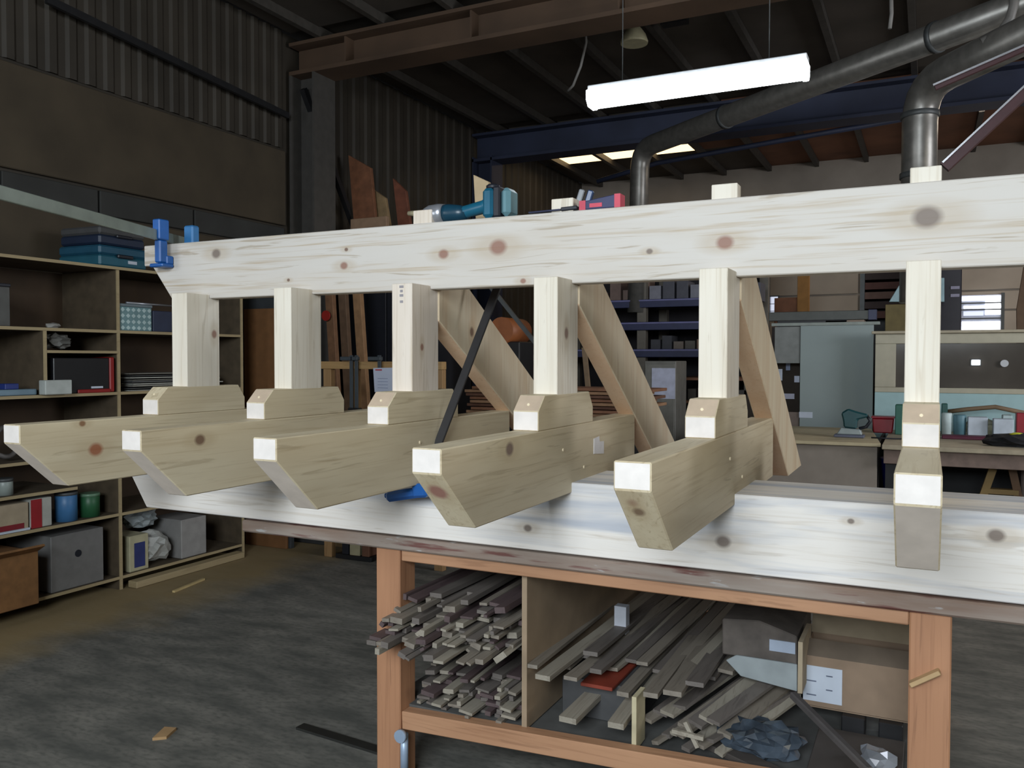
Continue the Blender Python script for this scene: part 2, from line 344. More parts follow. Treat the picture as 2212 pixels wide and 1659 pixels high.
# ------------------------------------------------------------ workbench
BL, BR, BF, BB = -2.31, .80, 2.385, 3.95
bench = thing('workbench', (-.8, 3.0, 0), 'heavy orange-brown timber workbench with strip storage underneath', 'workbench')
M_benchw = wood('bench_timber', (.43, .215, .115), (.23, .10, .05), 'Z', grain=.9, seed=3)
M_benchx = wood('bench_rail_timber', (.46, .25, .14), (.26, .12, .06), 'X', grain=.9, seed=5)
def top_mat():
    m, nt, b = _new('worn_tabletop'); tc = nt.nodes.new('ShaderNodeTexCoord')
    def noise(scale, sc):
        mp = nt.nodes.new('ShaderNodeMapping'); mp.inputs[3].default_value = sc; n = nt.nodes.new('ShaderNodeTexNoise'); n.inputs['Scale'].default_value = scale; n.inputs['Detail'].default_value = 5
        nt.links.new(tc.outputs['Object'], mp.inputs[0]); nt.links.new(mp.outputs[0], n.inputs['Vector']); return n.outputs[0]
    c = mixc(nt, ramp(nt, noise(2.5, (1, 3, 9)), .35, (0, 0, 0), .65, (1, 1, 1)), (.30, .25, .215), (.21, .14, .105))
    c = mixc(nt, ramp(nt, noise(3.3, (1.1, 2, 12)), .56, (0, 0, 0), .64, (.85,) * 3), c, (.12, .03, .025))
    c = mixc(nt, ramp(nt, noise(9, (1, 2, 5)), .64, (0, 0, 0), .70, (.8,) * 3), c, (.42, .42, .42))
    nt.links.new(c, b.inputs['Base Color']); b.inputs['Roughness'].default_value = .6; return m
MB().prism([(BL, BF), (BR, BF), (BR, BB), (BL, BB)], 'Z', .822, .866, .006).build('tabletop', top_mat(), bench)
for x in (-1.705, -.035): MB().box(x, x + .098, BF + .012, BF + .11, 0, .821, .004).build('leg', M_benchw, bench)
for x in (-1.705, -.035): MB().box(x, x + .098, BB - .14, BB - .04, 0, .821, .004).build('leg', M_benchw, bench)
MB().box(-1.606, -.036, BF + .02, BF + .07, .782, .821, .003).build('apron', M_benchx, bench)
# lower rail, slightly out of level
r = MB().box(-1.606, -.036, BF + .02, BF + .07, .200, .262, .003); r.bm.transform(Matrix.Translation((-1.606, 0, .23)) @ Matrix.Rotation(-.040, 4, 'Y') @ Matrix.Translation((1.606, 0, -.23))); r.build('lower_rail', M_benchx, bench)
M_shelfd = mat('dusty_shelf_board', (.085, .085, .082), .8, var=.3, scale=9)
MB().box(-1.70, .0, BF + .07, BB - .05, .255, .27).build('lower_shelf', M_shelfd, bench)
M_div = mat('divider_board', (.30, .22, .145), .75, var=.15, scale=7)
MB().box(-1.168, -1.150, BF + .06, BB - .1, .275, .80).build('divider', M_div, bench)
MB().box(-1.70, -1.17, BF + .14, BB - .1, .498, .508).build('middle_shelf', M_shelfd, bench)
MB().box(-.80, -.785, BF + .07, BF + .16, .275, .44, .001).build('divider_post', mat('pale_batten', (.52, .46, .30), .7), bench)
MB().box(-1.60, -.04, BB - .16, BB - .13, .27, .33).build('rear_rail', M_benchx, bench)
pg = MB().bar(atY(1966, 1478, 2.385), atY(2030, 1450, 2.385), .03, .012, bev=.002)
pg.build('wood_cleat', mat('pale_cleat', (.46, .31, .16), .7), bench)
br = MB().tube([(-1.592, 2.40, .19), (-1.592, 2.40, .05)], .014, 10).tube([(-1.592, 2.385, .19), (-1.592, 2.37, .19)], .022, 12)
br.build('leg_bolt', mat('bolt_blue', (.35, .45, .6), .4, .3), bench)

# ------------------------------------------------------------ the timber frame
FO = Vector((-1.3, 2.4, .87))
frame = thing('pine_pergola', FO, 'pale new pine frame with six posts, corbels and braces on the bench', 'timber frame')
PB, PD = (.66, .57, .405), (.40, .29, .16)     # fresh pine
def kn(pts, Y=None, X=None, Z=None):
    o = []
    for x, y, r, *c in pts:
        q = atY(x, y, Y) if Y else (atX(x, y, X) if X else atZ(x, y, Z)); q -= FO; o.append((q.x, q.y, q.z, r, *c))
    return o
YB, ZT, ZB = 2.40, 1.9235, 1.703
LT, LB = 1.0925, .8705
red = (.26, .12, .085); gry = (.16, .12, .10)
M_top = wood('pine_top_beam', (.60, .565, .525), PD, 'X', kn([(467, 548, .022, gry), (743, 574, .016, red), (748, 539, .008), (958, 549, .019, red), (1076, 534, .030, red), (1403, 543, .010, gry), (1566, 524, .024, red), (2003, 469, .034, gry), (1130, 607, .010, red), (623, 605, .007)], Y=YB), grain=1.3, seed=1, tone=.16)
p0 = atY(311, 532, YB).x; p1 = atY(328, 574, YB); p2 = atY(372, 636, YB)
MB().prism([(p0, ZT), (p0, p1.z), (p1.x, p1.z), (p2.x, ZB), (.9, ZB), (.9, ZT)], 'Y', YB, YB + .065, .003).build('top_beam', M_top, frame)
q0 = atY(258, 1003, YB); q1 = atY(316, 1095, YB)
M_low = wood('pine_sill_beam', (.80, .76, .72), PD, 'X', kn([(1140, 1141, .014, gry), (1562, 1170, .021, gry), (1838, 1126, .009, gry), (2152, 1157, .020, gry)], Y=YB), stain=(.42, .45, .52), grain=.6, seed=2, tone=.12)
MB().prism([(q0.x, LT), (q1.x, LB), (.9, LB), (.9, LT)], 'Y', YB, YB + .32, .003).build('sill_beam', M_low, frame)
M_end = mat('end_grain', (.72, .67, .635), .7, var=.06, scale=30, stretch=(1, 1, 1))
M_cut = mat('bevel_cut', (.60, .52, .45), .7, var=.08, scale=20)
M_cutup = mat('bevel_cut_dark', (.54, .42, .31), .7, var=.10, scale=20)
def endgrain(o, slant):
    o.data.materials.append(M_end); o.data.materials.append(slant)
    for p in o.data.polygons:
        if p.normal.y < -.95: p.material_index = 1
        elif p.normal.y < -.3 and abs(p.normal.z) > .3 and p.area > .001 and slant: p.material_index = 2
    return o
XS = [-2.5533, -2.0569, -1.5617, -1.0566, -.5624, -.0532]
PW, YP, PDp = .0785, 2.2865, .1618
CZ, CB, CF = 1.2688, 1.0614, 1.6363
SB0, SB1, SZ, SH = 2.1514, 2.581, 1.3683, 1.3248
sknots = [[], [(432, 950, .02)], [], [(1101, 970, .022, (.16, .10, .09))], [], []]
sknots[0] = [(207, 971, .026, (.30, .075, .025)), (178, 915, .012, (.2, .08, .03))]
fronts = [1.6363, 1.66, 1.655, 1.625, 1.60, 1.66]
tops = [633, 621, 612, 598, 579, 562]
for i, x in enumerate(XS):
    xr = x + PW
    kx = kn(sknots[i], X=xr) if sknots[i] else []
    if i == 4: kx = kn([(1372, 1072, .024, (.20, .06, .04)), (1378, 1112, .018, (.17, .10, .06))], Y=fronts[4] + .05)
    if i == 3: kx += kn([(945, 1065, .03, (.30, .12, .10))], Y=fronts[3] + .05)
    mY = wood('pine_corbel_%s' % 'abcdef'[i], PB, PD, 'Y', kx, grain=.9, seed=10 + i, tone=.4)
    cf = fronts[i]; end = [2.98, 2.98, 2.99, 3.02, 3.05, 3.0][i]
    MB().prism([(cf, CZ), (cf, 1.2108), (cf + .162, CB), (end, CB), (end, CZ)], 'X', x, xr, .003).build('corbel', mY, frame)
    endgrain(bpy.context.scene.collection.objects[-1], M_cut if i not in (3, 4) else mY)
    sk = []
    if i == 2: sk = kn([(825, 866, .016, red)], Y=SB0 + .04)
    if i == 3: sk = kn([(1142, 876, .012, red)], Y=SB0 + .04)
    mS = wood('pine_saddle_%s' % 'abcdef'[i], PB, PD, 'Y', sk, grain=.8, seed=30 + i, tone=.35)
    sad = MB().prism([(SB0, CZ + .0005), (SB0, SH), (SB0 + .045, SZ), (SB1 - .035, SZ), (SB1, SZ - .05), (SB1, CZ + .0005)], 'X', x, xr, .002).build('saddle_block', mS, frame)
    endgrain(sad, M_cutup if i != 0 else mS)
    MB().tube([(x + .04, SB0 - .004 + .02, 1.343), (x + .04, SB0 + .05, 1.33)], .004, 8).build('peg', mat('peg_pine', (.78, .66, .46), .6), sad)
    ztop = atY((0, 0, 0)[0] + [385, 610, 870, 1178, 1540, 1995][i], tops[i], YP).z
    pk = {2: [(912, 750, .012, red)], 0: [(463, 722, .016, red)], 3: [(1224, 720, .018, (.22, .13, .11))]}.get(i)
    mP = wood('pine_post_%s' % 'abcdef'[i], (.77, .715, .62) if i != 2 else (.75, .67, .59), PD, 'Z', kn(pk, X=xr) if pk else [], grain=.7, seed=50 + i, tone=.25)
    # post with a shoulder behind which the beam sits, tenon runs up through the beam top
    prof = [(YP, 1.300), (YP, ztop), (YB - .0005, ztop), (YB - .0005, ZB), (YP + PDp, ZB), (YP + PDp, 1.300)]
    po = MB().prism(prof, 'X', x + .0006, xr - .0006, .002)
    po.build('post', mP, frame)
    if i >= 2:
        if i == 2:
            for zz, w_ in ((1.700, .016), (1.686, .010), (1.672, .014), (1.652, .012)): MB().box(x + .038 - w_ / 2, x + .038 + w_ / 2, YP - .0006, YP - .0001, zz, zz + .008).build('ink_mark', mat('ink_grey', (.30, .28, .30), .7), frame)
        h = {2: .045, 3: .042, 4: .042, 5: .040}[i]
        MB().box(x + .004, xr - .002, YB + .008, YB + .058, ZT - .02, ZT + h, .002).build('tenon', mP, frame)
    # pegs in corbel side
    c = bpy.data.objects
    for yy, zz in ((2.33, 1.20), (2.50, 1.13)):
        MB().tube([(xr - .01, yy, zz), (xr + .003, yy, zz)], .005, 8).build('peg', MC['peg_pine'], frame)
    if i in (2, 3, 4):
        # raking brace: top butts the post, foot laps the tail of the corbel
        d = Vector((0, .75, -.59)); 
        a0 = {2: (2.445, 1.600, 2.985, 1.2688), 3: (2.449, 1.640, 3.001, 1.2688), 4: (2.449, 1.640, 3.02, 1.2688)}[i]
        s = (a0[3] - a0[1]) / (a0[2] - a0[0])
        y0, z0 = a0[0], a0[1]
        # upper edge is parallel, starting under the beam
        yt = {2: 2.69, 3: 2.694, 4: 2.717}[i]
        lowz = 1.02; yl = y0 + (lowz - z0) / s * 1.0
        up_end = yt + (lowz - ZB) / s
        poly = [(y0, z0), (y0, ZB + .03), (yt - .03 / abs(s) , ZB + .03), (up_end, lowz), (yl, lowz)]
        mB = wood('pine_brace_%s' % 'abcdef'[i], (.66, .57, .42), (.46, .27, .13), 'Z', kn([(1017, 717, .018)], X=xr) if i == 2 else [], grain=.6, seed=70 + i, tone=.45)
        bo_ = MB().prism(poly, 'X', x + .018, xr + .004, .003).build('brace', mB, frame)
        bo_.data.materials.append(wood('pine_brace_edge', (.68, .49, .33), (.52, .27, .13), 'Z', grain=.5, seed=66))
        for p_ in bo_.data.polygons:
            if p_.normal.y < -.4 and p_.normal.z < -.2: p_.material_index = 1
lab = atX(1293, 963, XS[3] + PW)
b = MB().prism([(lab.y - .05, lab.z - .022), (lab.y + .045, lab.z - .03), (lab.y + .045, lab.z + .012), (lab.y + .005, lab.z + .014), (lab.y, lab.z + .032), (lab.y - .05, lab.z + .028)], 'X', XS[3] + PW + .001, XS[3] + PW + .0025)
b.build('torn_sticker', mat('sticker_white', (.75, .72, .72), .6), frame)
# red-brown offcut leaning beyond
p = atX(1300, 990, XS[3] + PW)

# ------------------------------------------------------------ clamps
M_blue = mat('clamp_blue', (.012, .10, .36), .38, var=.15)
M_tealbar = mat('clamp_bar_steel', (.30, .36, .33), .4, .4)
a = atY(350, 497, 2.37); b2 = atY(413, 503, 2.50); n_ = atY(-60, 370, 1.36)
cl = thing('sash_clamp', (a.x, 2.36, 1.80), 'blue clamp gripping the left end of the top beam, long pale bar', 'clamp')
bz = a.z + .012; dirv = (n_ - Vector((a.x, 2.37, bz))).normalized()
A0 = Vector((a.x, 2.355, ZT + .028)); B0 = A0 - dirv * .23
MB().bar(A0 + dirv * 1.0, B0,   .012, .040, bev=.002).build('clamp_bar', M_tealbar, cl)
jx = atY(350, 520, 2.36).x; zt_, zb_ = atY(350, 475, 2.36).z, atY(350, 577, 2.36).z
j = MB().box(jx - .016, jx + .016, 2.335, 2.375, zb_ + .015, ZT + .008, .005).box(jx - .019, jx + .019, 2.33, 2.38, ZT + .009, zt_, .004)
j.box(jx - .012, jx + .020, 2.365, 2.399, zb_ + .012, zb_ + .045, .004).box(jx - .050, jx + .022, 2.34, 2.398, zb_, zb_ + .014, .004)
j.build('sliding_jaw', M_blue, cl)
kx_ = atY(413, 500, 2.50)
MB().box(-2.705, -2.655, 2.485, 2.525, 1.84, 2.008, .006).box(-2.695, -2.665, 2.4655, 2.49, 1.85, 1.88, .003).build('fixed_jaw', mat('clamp_blue_dull', (.03, .16, .38), .5), cl)
# second clamp lying against the sill, its dark rail leaning up behind the top beam
ra, rb_ = atY(912, 1030, 2.37), atY(1078, 612, 2.66); rb2 = ra + (rb_ - ra) * 1.02
c2 = thing('bar_clamp', (ra.x, 2.36, .90), 'blue-jawed clamp between corbels, dark steel rail leaning upright', 'clamp')
MB().bar(ra + Vector((0, 0, -.03)), rb2, .030, .010, up=(0, 1, 0), bev=.002).build('rail', mat('rail_dark', (.035, .033, .035), .45, .4), c2)
u, v = atY(832, 1070, 2.33), atY(925, 1060, 2.33)
MB().bar(u + Vector((.012, 0, -.004)), v, .045, .034, bev=.010).bar(v - Vector((.05, 0, .002)), v + Vector((.006, 0, .004)), .052, .046, bev=.008).bar(u, u + Vector((.02, 0, 0)), .018, .016, bev=.004).build('jaw', M_blue, c2)
MB().prism([(ra.x - .014, 1.03), (ra.x + .018, 1.03), (ra.x + .004, 1.075)], 'Y', 2.345, 2.362, .002).build('wedge_tip', M_dark, c2)

# ------------------------------------------------------------ things on the top beam
M_teal = mat('tool_teal', (.008, .10, .17), .35, var=.1)
M_black = mat('tool_black', (.012, .014, .022), .45)
M_chrome = mat('tool_metal', (.48, .50, .55), .3, .7)
z0 = ZT
dr = thing('cordless_driver', (-1.36, 2.44, z0), 'teal cordless driver lying on the top beam beside the third tenon', 'power tool')
yh = 2.445
MB().tube([(-1.60, yh, z0 + .045), (-1.535, yh, z0 + .040)], [.008, .013], 10).build('bit', mat('brass_bit', (.55, .48, .32), .35, .5), dr)
MB().tube([(-1.545, yh, z0 + .032), (-1.53, yh, z0 + .032), (-1.51, yh, z0 + .033), (-1.475, yh, z0 + .034), (-1.455, yh, z0 + .034)], [.013, .026, .033, .034, .031], 16).build('chuck', M_chrome, dr)
MB().tube([(-1.456, yh, z0 + .034), (-1.44, yh, z0 + .033), (-1.40, yh, z0 + .030), (-1.37, yh, z0 + .029)], [.030, .031, .028, .020], 16).build('motor_body', mat('tool_deep_teal', (.006, .045, .08), .35), dr)
MB().tube([(-1.452, yh, z0 + .022), (-1.40, yh, z0 + .028), (-1.36, yh, z0 + .036), (-1.31, yh, z0 + .044), (-1.285, yh, z0 + .05)], [.021, .022, .021, .022, .028], 14).build('handle', M_teal, dr)
MB().box(-1.298, -1.258, yh - .036, yh + .036, z0 + .003, z0 + .098, .010).build('battery_mount', M_teal, dr)
MB().box(-1.2575, -1.232, yh - .037, yh + .037, z0 + .002, z0 + .100, .005).build('battery_band', M_black, dr)
MB().box(-1.2315, -1.198, yh - .036, yh + .036, z0 + .004, z0 + .094, .012).build('battery', mat('battery_grey_teal', (.12, .24, .28), .3), dr)
MB().lathe([(.022, 0), (.022, .012), (.016, .016)], (-1.275, yh, z0 + .098), 12).build('dial', M_black, dr)
k = thing('putty_knife', (-1.05, 2.43, z0), 'dark flat blade lying along the top beam beside the fourth tenon', 'knife')
MB().bar((-1.125, 2.408, z0 + .0045), (-1.02, 2.412, z0 + .0065), .028, .005, bev=.001).build('blade', mat('blade_blue', (.04, .045, .09), .3, .5), k)
MB().bar((-1.02, 2.412, z0 + .008), (-.965, 2.414, z0 + .010), .022, .012, bev=.003).build('handle', M_black, k)
bx_ = thing('pink_packet', (-.90, 2.43, z0), 'small pink and navy packet lying on the top beam', 'packet')
b = MB().prism([(-.958, z0 + .001), (-.828, z0 + .001), (-.828, z0 + .040), (-.842, z0 + .040), (-.948, z0 + .026), (-.958, z0 + .028)], 'Y', 2.405, 2.445, .002); b.build('packet_body', mat('packet_navy', (.03, .035, .10), .5), bx_)
for x0, x1, h in ((-.9585, -.938, .0285), (-.846, -.8275, .0405)): MB().box(x0, x1, 2.4035, 2.4465, z0 + .0005, z0 + h).build('packet_end', mat('packet_pink', (.55, .06, .10), .5), bx_)
MB().box(-.925, -.885, 2.4032, 2.4048, z0 + .006, z0 + .018).build('packet_label', MC['packet_pink'], bx_)
g = thing('blue_caulk_tube', (-.985, 2.50, 1.80), 'tilted grey and blue tube sticking up behind the fourth tenon', 'tube')
MB().bar((-1.03, 2.49, 1.86), (-.985, 2.50, 2.005), .022, .018, bev=.003).build('tube_body', mat('tube_grey', (.22, .23, .25), .5), g)
MB().bar((-1.005, 2.505, 1.86), (-.960, 2.512, 2.002), .022, .018, bev=.003).build('tube_cap', mat('tube_blue', (.02, .05, .14), .3), g)
b = MB().prism([(atY(1022, 385, 2.6).x, 2.115), (atY(1055, 398, 2.6).x, 2.085), (atY(1056, 500, 2.6).x, 1.75), (atY(1034, 500, 2.6).x, 1.75)], 'Y', 2.60, 2.62, .002)
tag(b.build('plywood_offcut', mat('ply_beige', (.40, .30, .18), .7)), 'beige pointed plywood offcut standing up behind the cordless driver', 'board')

# ------------------------------------------------------------ strips stored under the bench
strip_ms = [wood('strip_a', (.23, .20, .165), (.11, .09, .07), 'Y', seed=80), wood('strip_b', (.16, .14, .125), (.08, .065, .06), 'Y', seed=81), wood('strip_c', (.34, .31, .255), (.18, .145, .11), 'Y', seed=82), wood('strip_d', (.10, .07, .07), (.05, .03, .035), 'Y', seed=83)]
def strip(p, q, w, t, m, roll=0, label='', group=None):
    o = MB().bar(p, q, w, t, roll).build('wood_strip', m, origin=p); return tag(o, label, 'wood strip', group)
rs = random.Random(11)
lb = 'thin dusty wood strip in the upper bundle of the left bay under the bench'
z = .510; row = 0
while row < 8:
    x = -1.690 + (row * .012) + rs.uniform(0, .01); hmax = 0
    while x < -1.185:
        w_ = rs.choice([.014, .018, .022, .03, .04, .05]); t_ = rs.choice([.007, .009, .012, .016, .02])
        if x + w_ > -1.18: break
        if row >= 5 and rs.random() < .35: x += w_ + .012; continue
        xc = x + w_ / 2; yf = 2.30 + rs.uniform(-.06, .10) + .02 * row + max(0, (xc + 1.5)) * .15
        xb = xc + rs.uniform(-.03, .03); zz = z + t_ / 2 + rs.uniform(0, .003)
        strip((xc, yf, zz), (max(-1.64, min(-1.19, xb)), yf + rs.uniform(1.0, 1.35), zz + rs.uniform(0, .02)), w_ * .94, t_, rs.choices(strip_ms, (4, 4, 3, 2))[0], rs.uniform(-.12, .12) if rs.random() < .8 else rs.uniform(-.7, .7), lb, 'strips in the upper left bundle')
        x += w_ + rs.uniform(.001, .006); hmax = max(hmax, t_)
    z += .0195; row += 1
lb = 'thin dusty wood strip in the lower bundle of the left bay under the bench'
z = .272
for row in range(8):
    x = -1.60 + .006 * row + rs.uniform(0, .012)
    while x < -1.185:
        w_ = rs.choice([.016, .022, .03, .04, .055]); t_ = rs.choice([.007, .009, .012, .015])
        if x + w_ > -1.18: break
        if row >= 5 and rs.random() < .4: x += w_ + .015; continue
        xc = x + w_ / 2; yf = 2.46 + rs.uniform(-.04, .09)
        zz = z + t_ / 2 + rs.uniform(0, .003)
        strip((xc, yf, zz), (max(-1.60, min(-1.19, xc + rs.uniform(-.05, .05))), yf + rs.uniform(.9, 1.2), zz + rs.uniform(0, .012)), w_ * .94, t_, rs.choices(strip_ms, (4, 4, 2, 3))[0], rs.uniform(-.15, .15), lb, 'strips in the lower left bundle')
        x += w_ + rs.uniform(.001, .008)
    z += .0175
# broader boards fanned out in the middle bay
fan = [((1150, 1440), 2.44, (1375, 1262), 3.7, .030, .012), ((1172, 1464), 2.44, (1430, 1268), 3.7, .046, .016), ((1232, 1466), 2.44, (1480, 1275), 3.8, .04, .012),
       ((1226, 1556), 2.42, (1500, 1290), 3.8, .052, .018), ((1330, 1568), 2.42, (1530, 1290), 3.7, .045, .018), ((1405, 1502), 2.46, (1560, 1300), 3.7, .040, .015),
       ((1452, 1498), 2.48, (1590, 1305), 3.7, .050, .015), ((1285, 1450), 2.55, (1500, 1270), 3.8, .04, .015), ((1275, 1412), 2.60, (1460, 1262), 3.8, .045, .014),
       ((1345, 1500), 2.52, (1545, 1285), 3.8, .035, .015), ((1500, 1478), 2.56, (1620, 1310), 3.7, .05, .014), ((1215, 1440), 2.62, (1420, 1265), 3.8, .05, .014)]
FANL = ['narrow board tight against the divider, its end nearest the left bay', 'thick pale board just right of the divider, on top of the fan', 'pale board whose end hangs above the red-brown board',
        'longest pale board reaching down to the shelf front, left one', 'long pale board reaching down to the shelf front, right one', 'board ending just above the pale batten, in the right half of the fan',
        'wide board of the fan, right neighbour of the one above the batten', 'dusty board set back behind the red-brown board', 'dark board set back near the top of the fan', 'board set back between the two longest boards',
        'rightmost dark board of the fan, beside the open carton', 'dark wide board set back behind the thick pale board']
for i, (p, Y0, q, Y1, w_, t_) in enumerate(fan):
    a = atY(p[0], p[1], Y0); b = atY(q[0], q[1], Y1); b.z = max(b.z, .34)
    strip(a, b, w_ * 1.12, t_, strip_ms[(0, 2, 0, 2, 2, 0, 0, 1, 1, 0, 1, 0)[i]], 0, FANL[i], 'boards fanned in the middle bay')
# further boards of the fan, behind and between the front ones
for i in range(11):
    x = -1.11 + i * .052; y = 2.72 + rs.uniform(-.05, .10); z = .425 + .012 * (i % 3)
    strip((x, y, z), (x + .06 + rs.uniform(-.02, .03), 3.78, z + .02), rs.choice([.04, .05, .06]), .012, strip_ms[(0, 1, 0, 2, 1)[i % 5]], rs.uniform(-.08, .08), '%s from the left of the boards lying behind the fan in the middle bay' % ORD[i].capitalize(), 'boards behind the fan')
for i in range(9):
    x = -.78 + i * .03; y = 2.56 + rs.uniform(-.03, .05); z = .335 + .013 * (i % 4)
    strip((x, y, z), (x + .30 + rs.uniform(-.06, .06), y + .9, z + .09), rs.choice([.035, .045, .05]), .012, strip_ms[(0, 1, 2, 1)[i % 4]], rs.uniform(-.25, .25), '%s from the left of the dusty boards piled on the slanting strips' % ORD[i].capitalize(), 'dusty boards in the right bay')
for i in range(9):
    x = -.74 + i * .024; y = 2.50 + rs.uniform(-.03, .05)
    strip((x, y, .29 + .012 * (i % 4)), (x + .40 + rs.uniform(-.06, .06), y + 1.0, .40 + rs.uniform(0, .05)), rs.choice([.025, .035, .03]), .012, strip_ms[i % 3], rs.uniform(-.3, .3), 'narrow dark strip slanting right, %s from the left under the open carton' % ORD[i], 'slanting strips in the right bay')
for i, (p, q, l) in enumerate([((1452, 1578), (1520, 1595), 'short crossed stick at the shelf front, left one'), ((1478, 1562), (1505, 1618), 'short crossed stick at the shelf front, upright one')]):
    a, b = atY(*p, 2.47), atY(*q, 2.47); a.y += i * .012; b.y += i * .012; strip(a, b, .012, .012, strip_ms[2], 0, l)
tag(MB().box(-1.01, -.90, 2.56, 2.85, .40, .412, .002).build('red_board', mat('red_brown', (.22, .035, .018), .6)), 'small red-brown board under the fanned boards in the middle bay', 'board')
tag(MB().box(-1.10, -.84, 2.62, 3.3, .272, .398, .003).build('dusty_case', mat('case_grey', (.06, .06, .062), .7)), 'flat dark grey case on the shelf under the fanned boards', 'case')
tag(MB().box(-1.03, -.985, 2.95, 2.99, .415, .56).build('paper_slip', mat('slip_white', (.5, .52, .58), .6)), 'small white slip among the boards in the middle bay', 'paper')
# cartons in the right bay
M_card = mat('cardboard', (.25, .175, .12), .85, var=.1); M_card2 = mat('cardboard_pale', (.36, .29, .20), .85, var=.1)
M_lab = mat('label_white', (.52, .57, .66), .6, var=.05)
ct = thing('labelled_carton', (-.2, 3.05, .335), 'brown carton with a white shipping label in the right bay', 'carton')
cy = 2.90
for (x0, x1, y0, y1, z0_, z1_) in ((-.362, -.035, cy, cy + .006, .335, .50), (-.362, -.035, cy + .26, cy + .266, .335, .50), (-.362, -.356, cy, cy + .266, .335, .50), (-.041, -.035, cy, cy + .266, .335, .50)): MB().box(x0, x1, y0, y1, z0_, z1_).build('side_panel', M_card, ct)
MB().box(-.362, -.035, cy, cy + .266, .331, .336).build('bottom_panel', M_card, ct)
MB().prism([(cy + .26, .50), (cy + .267, .50), (cy + .34, .585), (cy + .333, .585)], 'X', -.362, -.035).build('flap', M_card2, ct)
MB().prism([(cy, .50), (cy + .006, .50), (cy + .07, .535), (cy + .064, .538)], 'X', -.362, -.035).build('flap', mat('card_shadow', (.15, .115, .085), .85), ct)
l = MB().box(-.356, -.236, cy - .002, cy - .0005, .352, .468).build('label', M_lab, ct)
for i in range(4): MB().box(-.345 + (i % 2) * .06, -.315 + (i % 2) * .05, cy - .003, cy - .0022, .37 + i * .023, .374 + i * .023).build('print_line', mat('print_grey', (.12, .14, .2), .6), l)
ct = thing('open_carton', (-.5, 2.9, .36), 'half crushed open carton with a grey-blue end left of the labelled carton', 'carton')
MB().prism([(atY(1568, 1425, 2.8).x, .475), (atY(1600, 1450, 2.8).x, .43), (atY(1722, 1478, 2.8).x, .41), (atY(1722, 1418, 2.8).x, .497), (atY(1590, 1408, 2.8).x, .497)], 'Y', 2.80, 2.81, .002).build('end_panel', mat('carton_greyblue', (.26, .29, .30), .8), ct)
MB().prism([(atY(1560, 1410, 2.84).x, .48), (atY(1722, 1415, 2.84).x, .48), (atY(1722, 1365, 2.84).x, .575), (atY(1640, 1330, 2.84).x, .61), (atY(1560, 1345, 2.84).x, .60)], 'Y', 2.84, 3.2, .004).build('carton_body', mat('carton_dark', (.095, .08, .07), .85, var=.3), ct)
MB().box(atY(1724, 1400, 2.79).x, atY(1734, 1400, 2.79).x, 2.79, 3.0, .41, .575).build('side_panel', M_card2, ct)
MB().box(atY(1662, 1390, 2.835).x, atY(1718, 1390, 2.835).x, 2.835, 2.8395, .518, .555).build('label', mat('label_blue', (.32, .37, .46), .6), ct)
tag(MB().blob((-.44, 2.62, .318), .12, .09, .05, .22, 3, 4).build('plastic_bag', mat('bag_film', (.05, .065, .085), .12, var=.5)), 'shiny crumpled dark plastic bag on the shelf in the right bay', 'bag')
tag(MB().blob((-.12, 2.66, .305), .05, .05, .03, .3, 2, 5).build('crumpled_foil', mat('foil_grey', (.30, .32, .36), .3, .4)), 'small crumpled grey wrapper beside the right bench leg', 'wrapper')
tag(MB().bar(atY(1712, 1500, 2.60), atY(1880, 1668, 2.33), .022, .022, bev=.004).build('steel_rod', mat('rod_grey', (.12, .11, .11), .4, .4)), 'grey bar slanting down over the lower rail in the right bay', 'rod')
tag(MB().box(-.30, -.05, 2.50, 2.86, .272, .288, .002).build('dark_plank', mat('plank_dark', (.06, .05, .045), .7)), 'dark flat plank on the shelf below the labelled carton', 'board')
tag(MB().box(-.62, -.33, 2.50, 2.56, .272, .292, .002).rot((-.47, 2.53, .28), rz=-.5).build('dark_plank', MC['plank_dark']), 'dark short plank lying askew in front of the plastic bag', 'board')
for i, (x, l) in enumerate(((-.20, 'dark square block under the labelled carton, left one'), (-.09, 'dark square block under the labelled carton, right one'))):
    tag(MB().box(x - .035, x + .035, 2.87, 2.95, .272, .330, .003).build('wood_block', M_dark), l, 'block')

# ------------------------------------------------------------ shelving on the left
M_board = wood('shelf_edge_lit', (.38, .30, .17), (.22, .15, .08), 'Y', grain=.5, seed=91)  # pale front edges paint in the light catching the shelf boards
M_bdark = mat('shelf_board_shaded', (.085, .062, .038), .75, var=.2)  # shade inside the shelving put into a darker board colour
M_boardb = mat('shelf_back_brown', (.05, .030, .016), .8, var=.3, scale=3)
X0, X1 = -4.6, -5.12
sh = thing('shelving_unit', (-4.85, 3.2, 0), 'large open wooden shelving unit along the left wall', 'shelves')
for z, y0, y1 in ((2.052, 1.6, 4.76), (1.652, 1.6, 3.69), (1.652, 3.712, 4.76), (1.262, 1.6, 3.69), (1.262, 3.712, 4.76), (.885, 1.6, 3.69), (.700, 1.6, 3.40), (.490, 1.6, 3.69), (.490, 3.712, 4.76), (.085, 1.6, 3.69), (.085, 3.712, 4.76)):
    o_ = MB().box(X1, X0 - .008, y0, y1, z - .018, z).build('shelf_board', M_bdark, sh); MB().box(X0 - .008, X0, y0, y1, z - .018, z).build('lit_edge', M_board, o_)
for y in (1.6, 3.691, 4.762): o_ = MB().box(X1, X0 - .008, y, y + .02, .0, 2.032).build('upright', M_bdark, sh); MB().box(X0 - .008, X0, y, y + .02, .0, 2.032).build('lit_edge', M_board, o_)
MB().box(X1 + .1, X0, 3.19, 3.21, 1.263, 1.633).build('divider', M_bdark, sh); MB().box(X0 + .0005, X0 + .006, 3.19, 3.21, 1.263, 1.633).build('lit_edge', M_board, sh)
